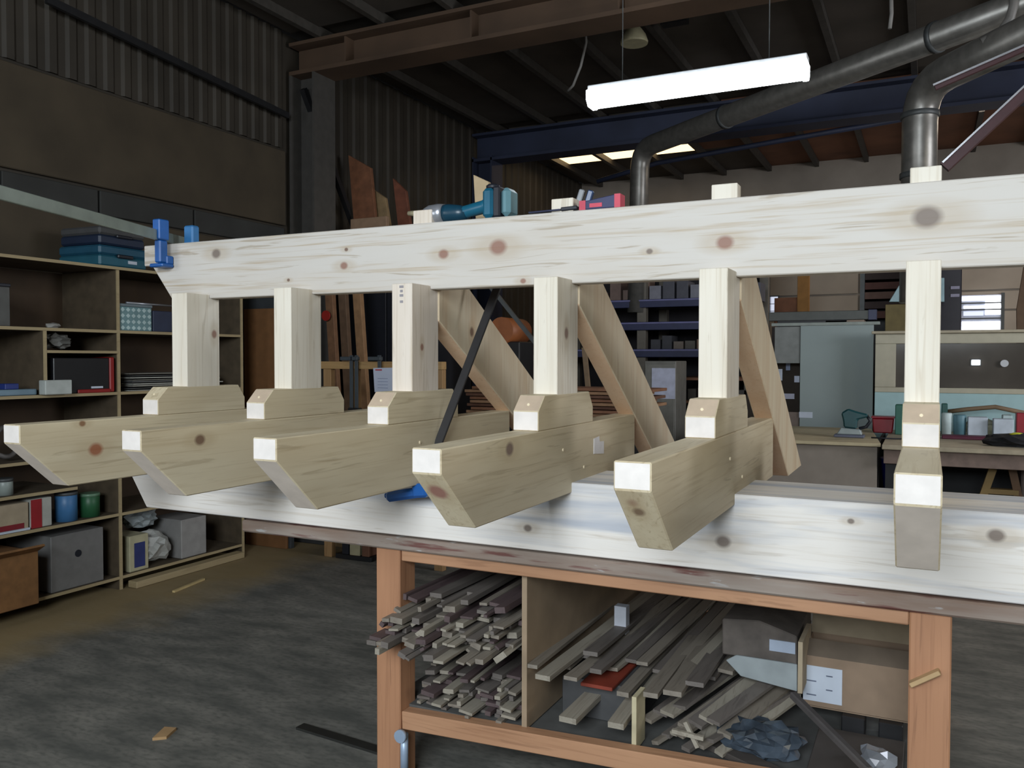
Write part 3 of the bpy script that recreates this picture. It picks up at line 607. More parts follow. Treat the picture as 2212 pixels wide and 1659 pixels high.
MB().box(X1 + .1, X0, 3.211, 3.69, 1.505, 1.521).build('inner_shelf', M_bdark, sh); MB().box(X0 + .0005, X0 + .006, 3.211, 3.69, 1.505, 1.521).build('lit_edge', M_board, sh)
MB().box(X1 - .015, X1 - .001, 1.6, 4.78, .0, 2.03).build('back_panel', M_boardb, sh)
def sbox(name, px0, px1, z, h, m, label, cat, depth=.3, x=X0 - .02, lid=None, y_=None, group=None):
    """a box standing on a shelf, its front at x, seen between two picture columns"""
    ya, yb = (atX(px0, y_ or 800, x).y, atX(px1, y_ or 800, x).y)
    t = thing(name, (x - depth / 2, (ya + yb) / 2, z), label, cat, group)
    MB().box(x - depth, x, ya, yb, z + .001, z + h, .004).build('box_body', m, t)
    if lid: MB().box(x - depth - .004, x + .004, ya - .004, yb + .004, z + h + .0005, z + h + .018, .003).build('lid', lid, t)
    return t, ya, yb, x
# tool cases on top, turned so that one corner faces the bench
def case(zc, h, mm, ml, label, sc=1.0):
    c = Vector((-4.84, 3.785, zc)); t = thing('tool_case', c, label, 'case')
    rz = .04
    MB().box(c.x - .185 * sc, c.x + .185 * sc, c.y - .185 * sc, c.y + .185 * sc, zc + .002, zc + h * .55, .012).rot(c, rz=rz).build('case_body', mm, t)
    MB().box(c.x - .185 * sc, c.x + .185 * sc, c.y - .185 * sc, c.y + .185 * sc, zc + h * .56, zc + h, .012).rot(c, rz=rz).build('case_lid', ml, t)
    MB().box(c.x + .186 * sc, c.x + .205 * sc, c.y - .06, c.y + .06, zc + h * .45, zc + h * .62, .005).rot(c, rz=rz).build('handle', M_black, t)
    return t, c, rz
t, c, rz = case(2.053, .135, mat('case_teal', (.015, .095, .14), .5), mat('case_blue', (.012, .075, .13), .5), 'teal tool case with a white sticker on top of the shelving')
MB().box(c.x + .186, c.x + .188, c.y + .03, c.y + .10, 2.085, 2.105).rot(c, rz=rz).build('sticker', M_lab, t)
case(2.190, .115, mat('case_navy', (.012, .022, .05), .5), mat('case_grey', (.12, .12, .13), .5), 'dark navy case with a grey lid stacked on the teal case', .96)
sbox('grey_box', -40, 22, 1.652, .22, mat('box_dullgrey', (.09, .09, .085), .7), 'grey box with a dark lid at the left end of the second shelf', 'box', lid=M_black, y_=650)
tag(MB().blob((-4.75, 3.36, 1.67), .03, .045, .02, .2, 2, 3).build('rag', mat('rag_pale', (.28, .27, .25), .8)), 'small pale rag on the second shelf of the left bay', 'rag')
t, ya, yb, x = sbox('patterned_tin', 259, 328, 1.652, .155, mat('tin_pattern_base', (.15, .26, .28), .4), 'tin with a pale blue diamond pattern on the second shelf', 'tin', .22, lid=mat('tin_lid', (.16, .2, .22), .4), y_=690)
mdi = mat('tin_pale', (.42, .55, .56), .5)
for i in range(6):
    for j in range(4):
        cy_ = ya + (yb - ya) * (i + .5) / 6; cz_ = 1.652 + .155 * (j + .5) / 4; d1, d2 = (yb - ya) / 15, .015
        MB().prism([(cy_ - d1, cz_), (cy_, cz_ - d2), (cy_ + d1, cz_), (cy_, cz_ + d2)], 'X', x + .0002, x + .0012).build('diamond', mdi, t)
sbox('navy_box', 331, 372, 1.652, .14, mat('box_navy', (.02, .028, .06), .6), 'dark navy box right of the patterned tin', 'box', .25, y_=690)
tag(MB().tube([(-4.66, atX(272, 658, -4.66).y, 1.835), (-4.66, atX(372, 656, -4.66).y, 1.835)], .007, 8).build('metal_rod', M_chrome), 'shiny metal rod lying across the tin and the navy box', 'rod')
tag(MB().blob((-4.72, 3.36, 1.575), .07, .085, .05, .22, 3, 8).build('grey_bag', mat('bag_grey', (.13, .13, .12), .7)), 'crumpled grey bag on the small inner shelf', 'bag')
t, ya, yb, x = sbox('tool_box', 116, 236, 1.262, .215, mat('toolbox_black', (.008, .008, .010), .35), 'black tool box with red ends under the small inner shelf', 'toolbox', .3, x=-4.605, y_=800)
MB().box(x - .3, x + .006, yb + .001, yb + .035, 1.264, 1.262 + .22, .006).build('end_cap', mat('toolbox_red', (.25, .008, .008), .45), t)
MB().box(x + .001, x + .012, ya + .15, yb, 1.263, 1.285, .003).build('trim_strip', MC['toolbox_red'], t)
MB().box(x + .001, x + .006, yb - .13, yb - .05, 1.29, 1.302).build('latch', M_lab, t)
sbox('white_box', 98, 156, 1.262, .085, mat('box_white', (.42, .45, .43), .6), 'small white box in front of the black tool box', 'box', .06, x=-4.525 - .02, y_=825)
t, ya, yb, x = sbox('parts_tray', -30, 80, 1.262, .035, mat('tray_blue', (.16, .24, .30), .5), 'flat pale blue tray at the left end of the third shelf', 'tray', .2, y_=840)
MB().box(x - .1, x - .02, ya + .12, ya + .2, 1.298, 1.33, .003).build('parts_pot', mat('pot_navy', (.02, .04, .2), .5), t)
ya, yb = atX(280, 830, -4.62).y, 4.70
for i in range(9):
    z = 1.264 + i * .0135
    o = MB().box(-4.98, -4.62 + rs.uniform(-.01, .015), ya + rs.uniform(0, .03), yb - rs.uniform(0, .2), z, z + rs.choice([.004, .006, .009])).build('paper_sheaf', mat('paper_%d' % (i % 3), ((.42, .42, .38), (.10, .10, .10), (.26, .25, .22))[i % 3], .7))
    tag(o, 'flat sheaf, %s from the bottom of the stack right of the tool box' % ORD[i], 'papers', 'stacked sheaves on the third shelf')
tag(MB().tube([(-4.68 + .012 * math.sin(k), 3.02 + .085 * math.cos(k * math.pi / 10), 1.0 + .085 * math.sin(k * math.pi / 10)) for k in range(21)], .014, 8, False).build('hose_coil', mat('coil_grey', (.10, .09, .085), .5)), 'grey coil hanging at the left end below the third shelf', 'coil')
t, ya, yb, x = sbox('blue_white_box', 128, 226, .885, .095, mat('box_bluewhite', (.17, .21, .30), .6), 'blue and white carton on the fourth shelf', 'box', .3, y_=895)
MB().box(x + .001, x + .003, ya + .06, ya + .14, .90, .97).build('print_patch', M_black, t)
def jar(y, z, r, h, m, label, x=-4.68, lidm=None):
    t = thing('tin_can', (x, y, z), label, 'can'); MB().lathe([(r, .001), (r, h), (r * .9, h + .003)], (x, y, z), 18).build('can_body', m, t)
    MB().lathe([(r * 1.04, h - .012), (r * 1.04, h + .006)], (x, y, z), 18).build('lid', lidm or M_steel, t)
    return t
jar(3.00, .700, .045, .09, mat('jar_pale', (.28, .32, .30), .4), 'pale jar on the narrow fifth shelf at the left edge')
t, ya, yb, x = sbox('flat_carton', -40, 62, .490, .16, M_card2, 'beige carton with a dark red stripe on the sixth shelf', 'carton', .3, y_=1110)
MB().box(x + .001, x + .003, ya, yb - .03, .505, .535).build('stripe', mat('stripe_red', (.20, .012, .02), .6), t)
MB().box(x + .0005, x + .012, ya, yb, .492, .504).build('white_edge', M_lab, t)
t, ya, yb, x = sbox('red_white_box', 66, 112, .490, .17, mat('box_white2', (.42, .42, .38), .6), 'upright red and white box beside the beige carton', 'box', .2, y_=1080)
MB().box(x + .001, x + .004, ya, (ya + yb) / 2, .492, .658).build('red_half', mat('box_red', (.28, .01, .015), .6), t)
jar(3.38, .490, .062, .17, mat('can_blue', (.05, .16, .34), .45), 'pale blue paint tin on the sixth shelf')
jar(3.54, .490, .058, .14, mat('can_green', (.02, .10, .04), .45), 'dark green paint tin right of the blue tin', lidm=mat('can_lid_green', (.12, .22, .14), .4))
t, ya, yb, x = sbox('orange_carton', -60, 84, .085, .30, mat('carton_orange', (.22, .105, .038), .8, var=.2), 'orange-brown carton on the bottom shelf at the far left', 'carton', .42, x=-4.50, y_=1250)
MB().prism([(-4.50, .386), (-4.44, .42), (-4.45, .43), (-4.51, .392)], 'Y', ya, yb).build('flap', MC['carton_orange'], t)
t, ya, yb, x = sbox('grey_drawer_box', 110, 224, .085, .335, mat('box_greypanel', (.17, .165, .16), .6), 'grey box with a black finger hole on the bottom shelf', 'box', .42, y_=1200)
m_ = (ya + yb) / 2; MB().tube([(x + .0005, m_, .29), (x + .003, m_, .29)], .022, 14).build('finger_hole', M_black, t)
t, ya, yb, x = sbox('book_box', 280, 321, .085, .235, mat('box_cream', (.40, .37, .24), .6), 'cream box with a blue panel in the bottom right bay', 'box', .3, y_=1190)
MB().box(x + .001, x + .003, ya + .035, yb - .03, .11, .27).build('blue_panel', mat('panel_blue', (.02, .03, .13), .6), t)
tag(MB().blob((-4.72, 4.02, .195), .12, .13, .11, .16, 3, 21).build('plastic_sack', mat('sack_white', (.36, .36, .34), .4)), 'crumpled white plastic sack in the bottom right bay', 'bag')
tag(MB().blob((-4.80, 4.00, .40), .10, .12, .075, .2, 3, 22).build('plastic_sack', mat('sack_grey', (.26, .29, .30), .35)), 'grey film bag lying on top of the white plastic sack', 'bag')
sbox('small_carton', 392, 446, .085, .27, mat('box_dull', (.27, .26, .25), .7), 'dull grey carton at the right end of the bottom bay', 'box', .3, y_=1170)
tag(MB().box(-4.60, -4.52, 3.75, 4.7, .002, .045, .003).build('floor_batten', M_board), 'wood batten on the floor along the right shelving bay', 'board')
p, q = atZ(375, 1277, .01), atZ(440, 1250, .01)
tag(MB().bar((p.x, p.y, .007), (q.x, q.y, .007), .02, .012).build('floor_strip', mat('strip_yellow', (.50, .38, .18), .7)), 'thin bright strip of wood on the floor before the shelving', 'wood strip')
tag(MB().prism([(0, 0), (.05, .01), (.06, .09), (.01, .10)], 'Z', .001, .012).rot((0, 0, 0), rz=.5).build('wood_chip', mat('chip_tan', (.40, .25, .12), .8)), 'small tan wood chip alone on the concrete floor', 'chip').location = (-2.66, 2.33, 0.0)
# tall brown panel beside the shelving
tag(MB().box(-4.86, -4.44, 5.06, 5.085, .0, 1.865, .003).build('hardboard_sheet', mat('hardboard_brown', (.19, .085, .030), .7, var=.12)), 'tall brown hardboard panel standing right of the shelving', 'board')
tag(MB().box(-4.95, -4.42, 5.09, 5.13, .0, 1.95, .003).build('grey_board', mat('panel_dkgrey', (.04, .045, .05), .6)), 'dark grey panel standing behind the brown hardboard', 'board')
p, q = atZ(648, 1572, 0), atZ(812, 1624, 0)
tag(MB().bar((p.x, p.y, .006), (q.x + .05, q.y, .006), .045, .010).build('flat_bar', mat('bar_black', (.02, .02, .018), .5)), 'dark flat bar lying on the floor left of the bench leg', 'bar')
# things on the floor behind the bench left
tag(MB().box(-4.66, -4.25, 5.3, 5.75, .001, .20, .004).build('dark_crate', mat('crate_dark', (.035, .035, .036), .7)), 'dark low crate on the floor behind the tabletop corner', 'crate')
t = thing('low_carton', (-4.1, 5.35, 0), 'open tan carton on the floor beside the dark crate', 'carton')
MB().box(-4.24, -3.95, 5.3, 5.6, .001, .17, .003).build('box_body', mat('carton_tan', (.25, .17, .08), .8), t); MB().prism([(5.29, .17), (5.20, .21), (5.21, .215), (5.30, .175)], 'X', -4.24, -3.95).build('flap', mat('flap_tan', (.34, .24, .10), .8), t)
for i, (x0, x1, z0_, z1_, m_, l) in enumerate(((-3.92, -3.60, .0, .035, M_dark, 'dark scrap board lying beside the left bench leg'), (-3.86, -3.80, .036, .12, M_black, 'black block standing beside the pale offcut'), (-3.79, -3.70, .036, .135, mat('offcut_pale', (.42, .38, .24), .7), 'pale square timber offcut near the left bench leg'), (-3.68, -3.62, .036, .12, mat('offcut_brown', (.16, .07, .04), .7), 'brown offcut right of the pale square one'))):
    tag(MB().box(x0, x1, 5.0, 5.3 - i * .02, z0_ + .001, z1_, .002).build('timber_offcut', m_), l, 'offcut')

# ------------------------------------------------------------ middle background
M_tan = wood('rack_timber', (.40, .24, .11), (.22, .12, .05), 'Z', seed=93); M_tanx = wood('rack_timber_x', (.48, .30, .13), (.26, .14, .05), 'X', seed=94)
rk = thing('clamp_rack', (-3.75, 5.05, 0), 'wooden trestle rack holding clamps behind the second post', 'rack')
a, b = atY(690, 770, 5.0), atY(850, 790, 5.0)
MB().box(a.x, b.x + .4, 5.0, 5.06, 1.40, 1.455, .003).build('top_rail', M_tanx, rk)
for x in (a.x + .03, -3.79, b.x - .04, b.x + .33): MB().box(x, x + .07, 5.005, 5.055, 0, 1.399, .003).build('leg', M_tan, rk)
MB().box(a.x, b.x + .4, 5.01, 5.05, .5, .56, .003).build('lower_rail', M_tanx, rk)
M_cl = mat('clamp_grey', (.075, .09, .105), .45, .3)
for i, (xx, l) in enumerate(((-3.745, 'grey steel clamp hooked on the rack, left one'), (-3.70, 'grey steel clamp hooked on the rack, second one'), (-3.50, 'grey steel clamp hooked on the rack, right one behind the notice'))):
    t = thing('steel_clamp', (xx, 4.97, 1.0), l, 'clamp', )
    MB().box(xx - .014, xx + .014, 4.965, 4.975, .92, 1.50, .001).build('clamp_bar', M_cl, t)
    MB().box(xx - .09 + .05 * (i == 1), xx + .02, 4.95, 4.985, 1.462, 1.49, .004).build('fixed_jaw', M_cl, t)
    MB().box(xx - .02, xx + .035, 4.95, 4.99, 1.06, 1.12, .004).build('sliding_jaw', M_dark, t)
n0 = atY(806, 795, 4.93); n1 = atY(856, 848, 4.93)
nt_ = thing('paper_notice', (n0.x + .08, 4.93, n1.z), 'white notice sheet with red heading hanging on the rack', 'notice')
MB().prism([(n0.x, n0.z), (n0.x + .012, n1.z), (n1.x + .04, n1.z + .01), (n1.x + .03, n0.z + .005)], 'Y', 4.93, 4.932).build('sheet', mat('notice_paper', (.62, .68, .85), .6, var=.02), nt_)
MB().box(n0.x + .02, n0.x + .075, 4.928, 4.9296, n0.z - .018, n0.z - .008).build('heading', mat('notice_red', (.5, .08, .12), .6), nt_)
for i in range(4): MB().box(n0.x + .04, n0.x + .125, 4.928, 4.9296, n0.z - .075 - i * .022, n0.z - .072 - i * .022).build('text_line', mat('notice_ink', (.25, .3, .5), .6), nt_)
# timber standing against the left wall beyond the column
stand = [(690, 712, 330, 0, (.16, .085, .04)), (715, 733, 350, .02, (.20, .11, .05)), (733, 748, 560, .05, (.28, .15, .07))]
for i, (x0, x1, yt, tilt, c) in enumerate([(700, 716, 585, .02, (.20, .10, .05)), (716, 732, 560, .03, (.12, .07, .04)), (735, 752, 575, .06, (.30, .165, .08))]):
    a, b = atY(x0, 640, 5.9), atY(x1, 640, 5.9)
    tag(MB().prism([(a.x, 2.15 + .1 * i), (b.x, 2.15 + .1 * i), (b.x + .12 + tilt, 0), (a.x + .12 + tilt, 0)], 'Y', 5.9 + .07 * i, 5.95 + .07 * i, .003).build('standing_board', mat('stand_%d' % i, c, .75, var=.2)), ('brown board standing upright just right of the second post', 'dark board standing between two brown ones behind the rack', 'light brown board standing at the right of the upright group')[i], 'board')
t = thing('fire_hose_sign', (-4.6, 5.8, 1.85), 'small round red sign on a board behind the second post', 'sign')
c = atY(705, 682, 5.86); MB().tube([(c.x, 5.86, c.z), (c.x, 5.85, c.z)], .045, 18).build('disc', mat('sign_red', (.32, .02, .015), .5), t)
# dark roller doorway in the left middle
p, q = atY(755, 640, 7.6), atY(1150, 640, 7.6)
dk = thing('dark_cabinet', (-4.5, 6.8, 0), 'very dark tall storage cabinet standing beyond the rack', 'cabinet')
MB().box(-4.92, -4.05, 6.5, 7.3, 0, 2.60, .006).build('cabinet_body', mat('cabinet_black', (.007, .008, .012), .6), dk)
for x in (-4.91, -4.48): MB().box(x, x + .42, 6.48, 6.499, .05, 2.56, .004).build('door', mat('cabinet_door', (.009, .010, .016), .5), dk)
# boards leaning high on the wall behind the cabinet
for i, (x0, x1, yt, c, l) in enumerate(((752, 800, 335, (.19, .075, .035), 'rust-brown tall panel leaning on the wall, left of the high group'), (792, 832, 400, (.27, .18, .09), 'tan tall board leaning in the middle of the high group'), (848, 876, 385, (.17, .055, .03), 'dark red-brown board leaning at the right of the high group'))):
    a = atY(x0, yt, 6.7 + .1 * i); b = atY(x1, yt, 6.7 + .1 * i)
    tag(MB().prism([(a.x, a.z), (b.x, b.z - .12), (b.x + .08, 2.602), (a.x + .08, 2.602)], 'Y', 6.7 + .1 * i, 6.74 + .1 * i, .003).build('leaning_board', mat('lean_%d' % i, c, .75, var=.25)), l, 'board')
a = atY(755, 470, 6.55); tag(MB().box(a.x + .01, a.x + .42, 6.55, 6.6, 2.601, 2.80, .003).build('cross_board', mat('cross_tan', (.30, .19, .12), .75)), 'horizontal tan board on the dark cabinet before the high boards', 'board')
# steel cross bracing bars behind braces
for i, (p, q, l) in enumerate((((950, 700), (1120, 930), 'thin dark steel tie behind the first brace'), ((1060, 620), (1160, 745), 'thin grey steel tie crossing behind the fourth post'))):
    a, b = atY(*p, 6.2), atY(*q, 6.2); b += (b - a) * .4; tag(MB().bar(a, b, .03, .03).build('steel_tie', M_steel), l, 'tie')
# orange machine head and low stack of boards
t = thing('drum_machine', atY(1110, 745, 7.0), 'rounded orange-brown machine housing seen left of the fourth post', 'machine')
c = atY(1108, 715, 7.0); MB().tube([(c.x - .02, 6.8, c.z), (c.x - .02, 7.2, c.z)], .12, 20).build('drum', mat('machine_orange', (.30, .095, .03), .5), t)
MB().box(c.x - .14, c.x + .14, 6.85, 7.15, 0, c.z - .10, .01).build('stand', M_dark, t)
for i in range(10):
    z = .98 + .028 * i if i < 5 else .98 + .028 * i
    tag(MB().box(-3.35 + rs.uniform(-.05, .05), -1.9 + rs.uniform(-.1, .1), 6.0 + rs.uniform(0, .04), 6.4, z, z + .022, .002).build('stacked_plank', mat('plank_%d' % (i % 3), ((.24, .11, .06), (.14, .065, .04), (.32, .18, .10))[i % 3], .7)), 'red-brown plank, %s from the bottom of the stack behind the corbels' % ORD[i], 'plank', 'planks stacked behind the corbels')
t = thing('plank_trestle', (-2.6, 6.2, 0), 'dark trestle carrying the stack of red-brown planks', 'trestle')
MB().box(-3.3, -1.95, 6.02, 6.38, .92, .979, .003).build('top_rail', M_dark, t)
for x in (-3.25, -2.06): MB().box(x, x + .06, 6.05, 6.11, 0, .919).build('leg', M_dark, t); MB().box(x, x + .06, 6.29, 6.35, 0, .919).build('leg', M_dark, t)
# pallet rack between fourth and fifth posts
rk = thing('pallet_rack', (-2.6, 9.0, 0), 'tall dark steel rack with blue beams between the fourth and fifth posts', 'rack')
M_rk = mat('rack_grey', (.13, .115, .095), .6); M_rb = mat('rack_blue', (.02, .025, .075), .5); M_rbl = mat('rack_beam_light', (.14, .14, .30), .5)
for x in (-4.05, -2.93, -1.75): MB().box(x, x + .10, 9.1, 9.2, 0, 3.1, .004).build('rack_post', M_rk, rk); MB().box(x, x + .10, 9.95, 10.05, 0, 3.1, .004).build('rack_post', M_rk, rk)
for z in (1.50, 1.80, 2.05): MB().box(-4.05, -1.65, 9.06, 9.1, z, z + .09, .004).build('rack_beam', M_rb, rk); MB().box(-4.05, -1.65, 9.055, 9.059, z + .07, z + .085).build('beam_edge', M_rbl, rk); MB().box(-4.0, -1.7, 9.11, 9.95, z + .02, z + .05).build('deck', M_dark, rk)
for z in (.55, 1.0, 1.25): MB().box(-2.5, -1.65, 9.06, 9.94, z, z + .03, .003).build('wood_shelf', mat('rack_shelf_wood', (.30, .14, .08), .7), rk)
MB().box(-4.05, -1.65, 10.06, 10.08, 0, 3.1).build('back_sheet', mat('rack_back', (.014, .012, .016), .8), rk)
for i in range(14):
    x = -3.75 + i * .155; h = rs.uniform(.12, .33); cc = rs.choice([(.16, .09, .08), (.09, .06, .06), (.22, .15, .13), (.08, .08, .10), (.20, .20, .24)])
    tag(MB().box(x, x + .13, 9.2, 9.5, 2.101, 2.10 + h, .003).build('stored_carton', mat('carton_mix_%d' % i, cc, .7)), '%s carton from the left in the row on the top level of the blue rack' % ORD[i], 'carton', 'cartons on the rack top level')
for i in range(8):
    x = -2.80 + i * .13; h = rs.uniform(.08, .2); cc = rs.choice([(.10, .09, .08), (.16, .13, .11), (.05, .05, .06), (.22, .14, .10)])
    tag(MB().box(x, x + .11, 9.2, 9.45, 1.581 if False else 1.552, 1.55 + h, .003).build('stored_carton', mat('carton_low_%d' % i, cc, .7)), '%s small carton from the left on the middle level of the blue rack' % ORD[i], 'carton', 'cartons on the rack lower level')
for i in range(7):
    x = -2.46 + i * .11; h = rs.uniform(.05, .14); cc = rs.choice([(.10, .09, .08), (.20, .12, .10), (.03, .03, .04)])
    tag(MB().box(x, x + .09, 9.1, 9.4, 1.031, 1.03 + h, .003).build('stored_carton', mat('carton_w_%d' % i, cc, .7)), '%s small carton from the left on the wooden rack shelf by the locker' % ORD[i], 'carton', 'cartons on the wooden rack shelf')
t = thing('steel_locker', (-2.5, 8.2, 0), 'narrow grey steel locker with a white sheet taped on its door', 'locker')
a, b = atY(1392, 800, 8.0), atY(1460, 800, 8.0)
MB().box(a.x, b.x, 8.0, 8.4, 0, 1.46, .006).build('locker_body', mat('locker_grey', (.16, .155, .14), .5), t)
MB().box(a.x + .01, b.x - .01, 7.985, 7.999, .03, 1.43, .003).build('door', mat('locker_door', (.19, .185, .165), .5), t)
a, b = atY(1408, 795, 7.98), atY(1458, 862, 7.98); s_ = MB().box(a.x, b.x, 7.981, 7.984, b.z, a.z).build('taped_sheet', mat('sheet_lilac', (.50, .52, .66), .6), t)
a = atY(1300, 860, 7.4)
tag(MB().box(a.x - .04, a.x + .06, 7.3, 7.5, 0, 1.10, .01).build('yellow_bin', mat('bin_dark', (.03, .03, .032), .5)), 'dark slim bin standing behind the second brace', 'bin')
c = atY(1302, 862, 7.28); tag(MB().blob((c.x, 7.26, c.z), .03, .02, .04, .15, 2, 9).build('yellow_lump', mat('yellow_plastic', (.55, .42, .02), .5)), 'small bright yellow lump showing behind the second brace', 'lump')
a, b = atY(1262, 775, 7.0), atY(1300, 925, 7.0)
tag(MB().bar((a.x, 7.0, a.z + .1), (b.x, 7.0, 0.0), .04, .03).build('leaning_lath', mat('lath_brown', (.22, .15, .09), .7)), 'thin brown lath leaning behind the second brace', 'board')

# ------------------------------------------------------------ right background
M_pan = mat('panel_greygreen', (.27, .32, .32), .7, var=.06, scale=1.5)
a0, a1 = atY(1672, 810, 8.3).x, atY(1886, 810, 8.3).x
z_t = 1.79
t = thing('panel_partition', ((a0 + a1) / 2, 8.3, 0), 'large grey-green partition board standing behind the rear bench', 'partition')
am = atY(1728, 800, 8.3).x
MB().box(am, a1, 8.30, 8.33, 0, z_t, .003).build('board', M_pan, t)
MB().box(a0, am - .004, 8.31, 8.335, 1.44, z_t - .005, .003).build('board', mat('panel_grey2', (.20, .21, .205), .7), t)
MB().box(a0, am - .004, 8.31, 8.335, 0, .98, .003).build('board', mat('panel_brownish', (.17, .13, .11), .7), t)
MB().box(atY(1726, 895, 8.29).x, atY(1755, 895, 8.29).x, 8.296, 8.2995, .93, .985).build('sticker', M_lab, t)
MB().box(a0 - .03, a1 + .05, 8.30, 8.36, z_t + .001, z_t + .03, .003).build('top_trim', mat('trim_pale', (.26, .29, .27), .7), t)
for (x0, y0, x1, y1, cc, l) in ((1674, 797, 1690, 822, (.7, .75, .9), 'white card pinned left in the gap of the partition'), (1698, 783, 1707, 800, (.25, .3, .45), 'blue-grey card pinned high in the gap of the partition'), (1716, 812, 1727, 826, (.6, .65, .8), 'white card pinned right in the gap of the partition'), (1690, 850, 1716, 862, (.6, .6, .75), 'pale tray low in the gap of the partition')):
    a, b = atY(x0, y0, 8.52), atY(x1, y1, 8.52); tag(MB().box(a.x, b.x, 8.515, 8.5295, b.z, a.z).build('pinned_card', mat('card_%d' % x0, cc, .6)), l, 'card')
tag(MB().box(a0 - .3, am + .3, 8.53, 8.55, .0, 1.6).build('dark_board', mat('board_darkbrown', (.035, .025, .018), .8)), 'dark brown board behind the gap in the partition', 'board')
# cream booth with window
bx0 = atY(1890, 800, 8.1).x
bo = thing('spray_booth', (1.2, 8.6, 0), 'cream panelled booth with a long dark window behind the rear bench', 'booth')
M_cr = mat('booth_cream', (.42, .39, .30), .6, var=.06); M_crb = mat('booth_blue', (.34, .50, .52), .6, var=.05)
wz1, wz0 = 1.615, 1.235; wx0 = atY(1935, 780, 8.1).x
MB().box(bx0, 3.4, 8.1, 8.14, wz1, 1.70, .003).build('upper_panel', M_cr, bo)
MB().box(bx0, wx0, 8.1, 8.14, wz0, wz1 - .001, .003).build('side_panel', M_cr, bo)
MB().box(bx0, 3.4, 8.1, 8.14, 1.19, wz0 - .001, .003).build('lower_panel', M_cr, bo)
MB().box(bx0, 3.4, 8.1, 8.14, 0, 1.189, .003).build('base_panel', M_crb, bo)
MB().box(wx0 + .001, 3.2, 8.125, 8.135, wz0, wz1 - .002).build('glass', mat('booth_glass', (.075, .065, .055), .12, var=.25, scale=2.2), bo)
MB().box(bx0 - .03, 3.45, 8.06, 8.16, 1.701, 1.725, .004).build('top_rail', mat('booth_rail', (.38, .33, .24), .6), bo)
for (x, y, sx, sz, l, e) in ((2108, 783, .055, .035, 'bright', 5), (2170, 784, .03, .025, 'dim', 1.0)):
    pass
c = atY(2108, 783, 8.5)
# lamp inside the booth, seen through the glass edge
t = thing('booth_lamp', (c.x, 8.10, c.z), 'small bright lamp glowing at the booth window right of the last post', 'lamp')
c = atY(2108, 783, 8.10); MB().box(c.x - .032, c.x + .032, 8.098, 8.118, c.z - .022, c.z + .022, .005).build('lit_lens', mat('lit_lens', (.9, .95, 1), .4, emit=5, var=.01), t)
MB().box(c.x - .04, c.x + .04, 8.1185, 8.1245, c.z - .03, c.z + .03, .002).build('lamp_body', M_steel, t)
c = atY(2170, 785, 8.10); t = thing('booth_lamp', (c.x, 8.10, c.z), 'faint round lamp at the booth window near the right edge', 'lamp')
MB().tube([(c.x, 8.10, c.z), (c.x, 8.12, c.z)], .03, 16).build('lit_lens', mat('dim_lens', (.30, .31, .33), .4, emit=.35, var=.02), t)
# steel channel beam and clutter above partition
a, b = atY(1662, 692, 8.9), atY(1893, 686, 8.9)
t = thing('steel_channel', (a.x, 8.9, 1.86), 'long dark steel channel lying above the grey-green partition', 'beam')
MB().box(a.x, b.x, 8.86, 8.94, 1.865, 1.955, .004).build('channel_web', mat('channel_steel', (.065, .068, .062), .5, .2), t)
MB().box(b.x - .07, b.x + .005, 8.85, 8.95, 1.86, 1.96, .003).build('channel_end', M_rb, t)
st = thing('timber_stack', ((a.x + b.x) / 2, 8.9, 0), 'dark stack of planks and bearers carrying the steel channel', 'stack')
MB().box(a.x + .05, b.x - .05, 8.75, 9.3, 0, 1.80, .004).build('stack_body', mat('stack_dark', (.035, .028, .026), .8), st)
MB().box(a.x + .1, a.x + .75, 8.76, 9.0, 1.801, 1.863, .003).build('bearer', M_dark, st); MB().box(b.x - .45, b.x - .1, 8.76, 9.0, 1.801, 1.858, .003).build('bearer', mat('bearer_tan', (.25, .19, .15), .7), st)
tag(MB().box(atY(1722, 650, 11).x, atY(1748, 650, 11).x, 11, 11.05, 0, 2.52, .004).build('orange_board', mat('board_orange', (.36, .17, .045), .75)), 'orange-brown board standing upright against the rear wall', 'board')
tag(MB().box(atY(1672, 670, 11).x, atY(1722, 670, 11).x, 11.02, 11.07, 0, 2.25, .004).build('rust_board', mat('board_rust', (.22, .09, .045), .75)), 'rusty brown low board left of the orange standing board', 'board')
a = atY(1858, 600, 10.5); b = atY(1930, 600, 10.5)
t = thing('stacked_rack', (a.x, 10.6, 0), 'dark rack full of timber left of the rightmost post', 'rack')
MB().box(a.x, a.x + .05, 10.5, 10.9, 0, 2.9).build('rack_post', M_steel, t); MB().box(b.x + .3, b.x + .35, 10.5, 10.9, 0, 2.9).build('rack_post', M_steel, t)
for i in range(7): MB().box(a.x + .051, b.x + .299, 10.52, 10.9, 1.95 + i * .11, 2.03 + i * .11, .002).build('timber', mat('rk_t%d' % (i % 3), ((.11, .045, .035), (.05, .03, .028), (.16, .09, .07))[i % 3], .75), t)
MB().box(a.x + .051, b.x + .299, 10.88, 10.9, 0, 2.85).build('back_sheet', M_dark, t)
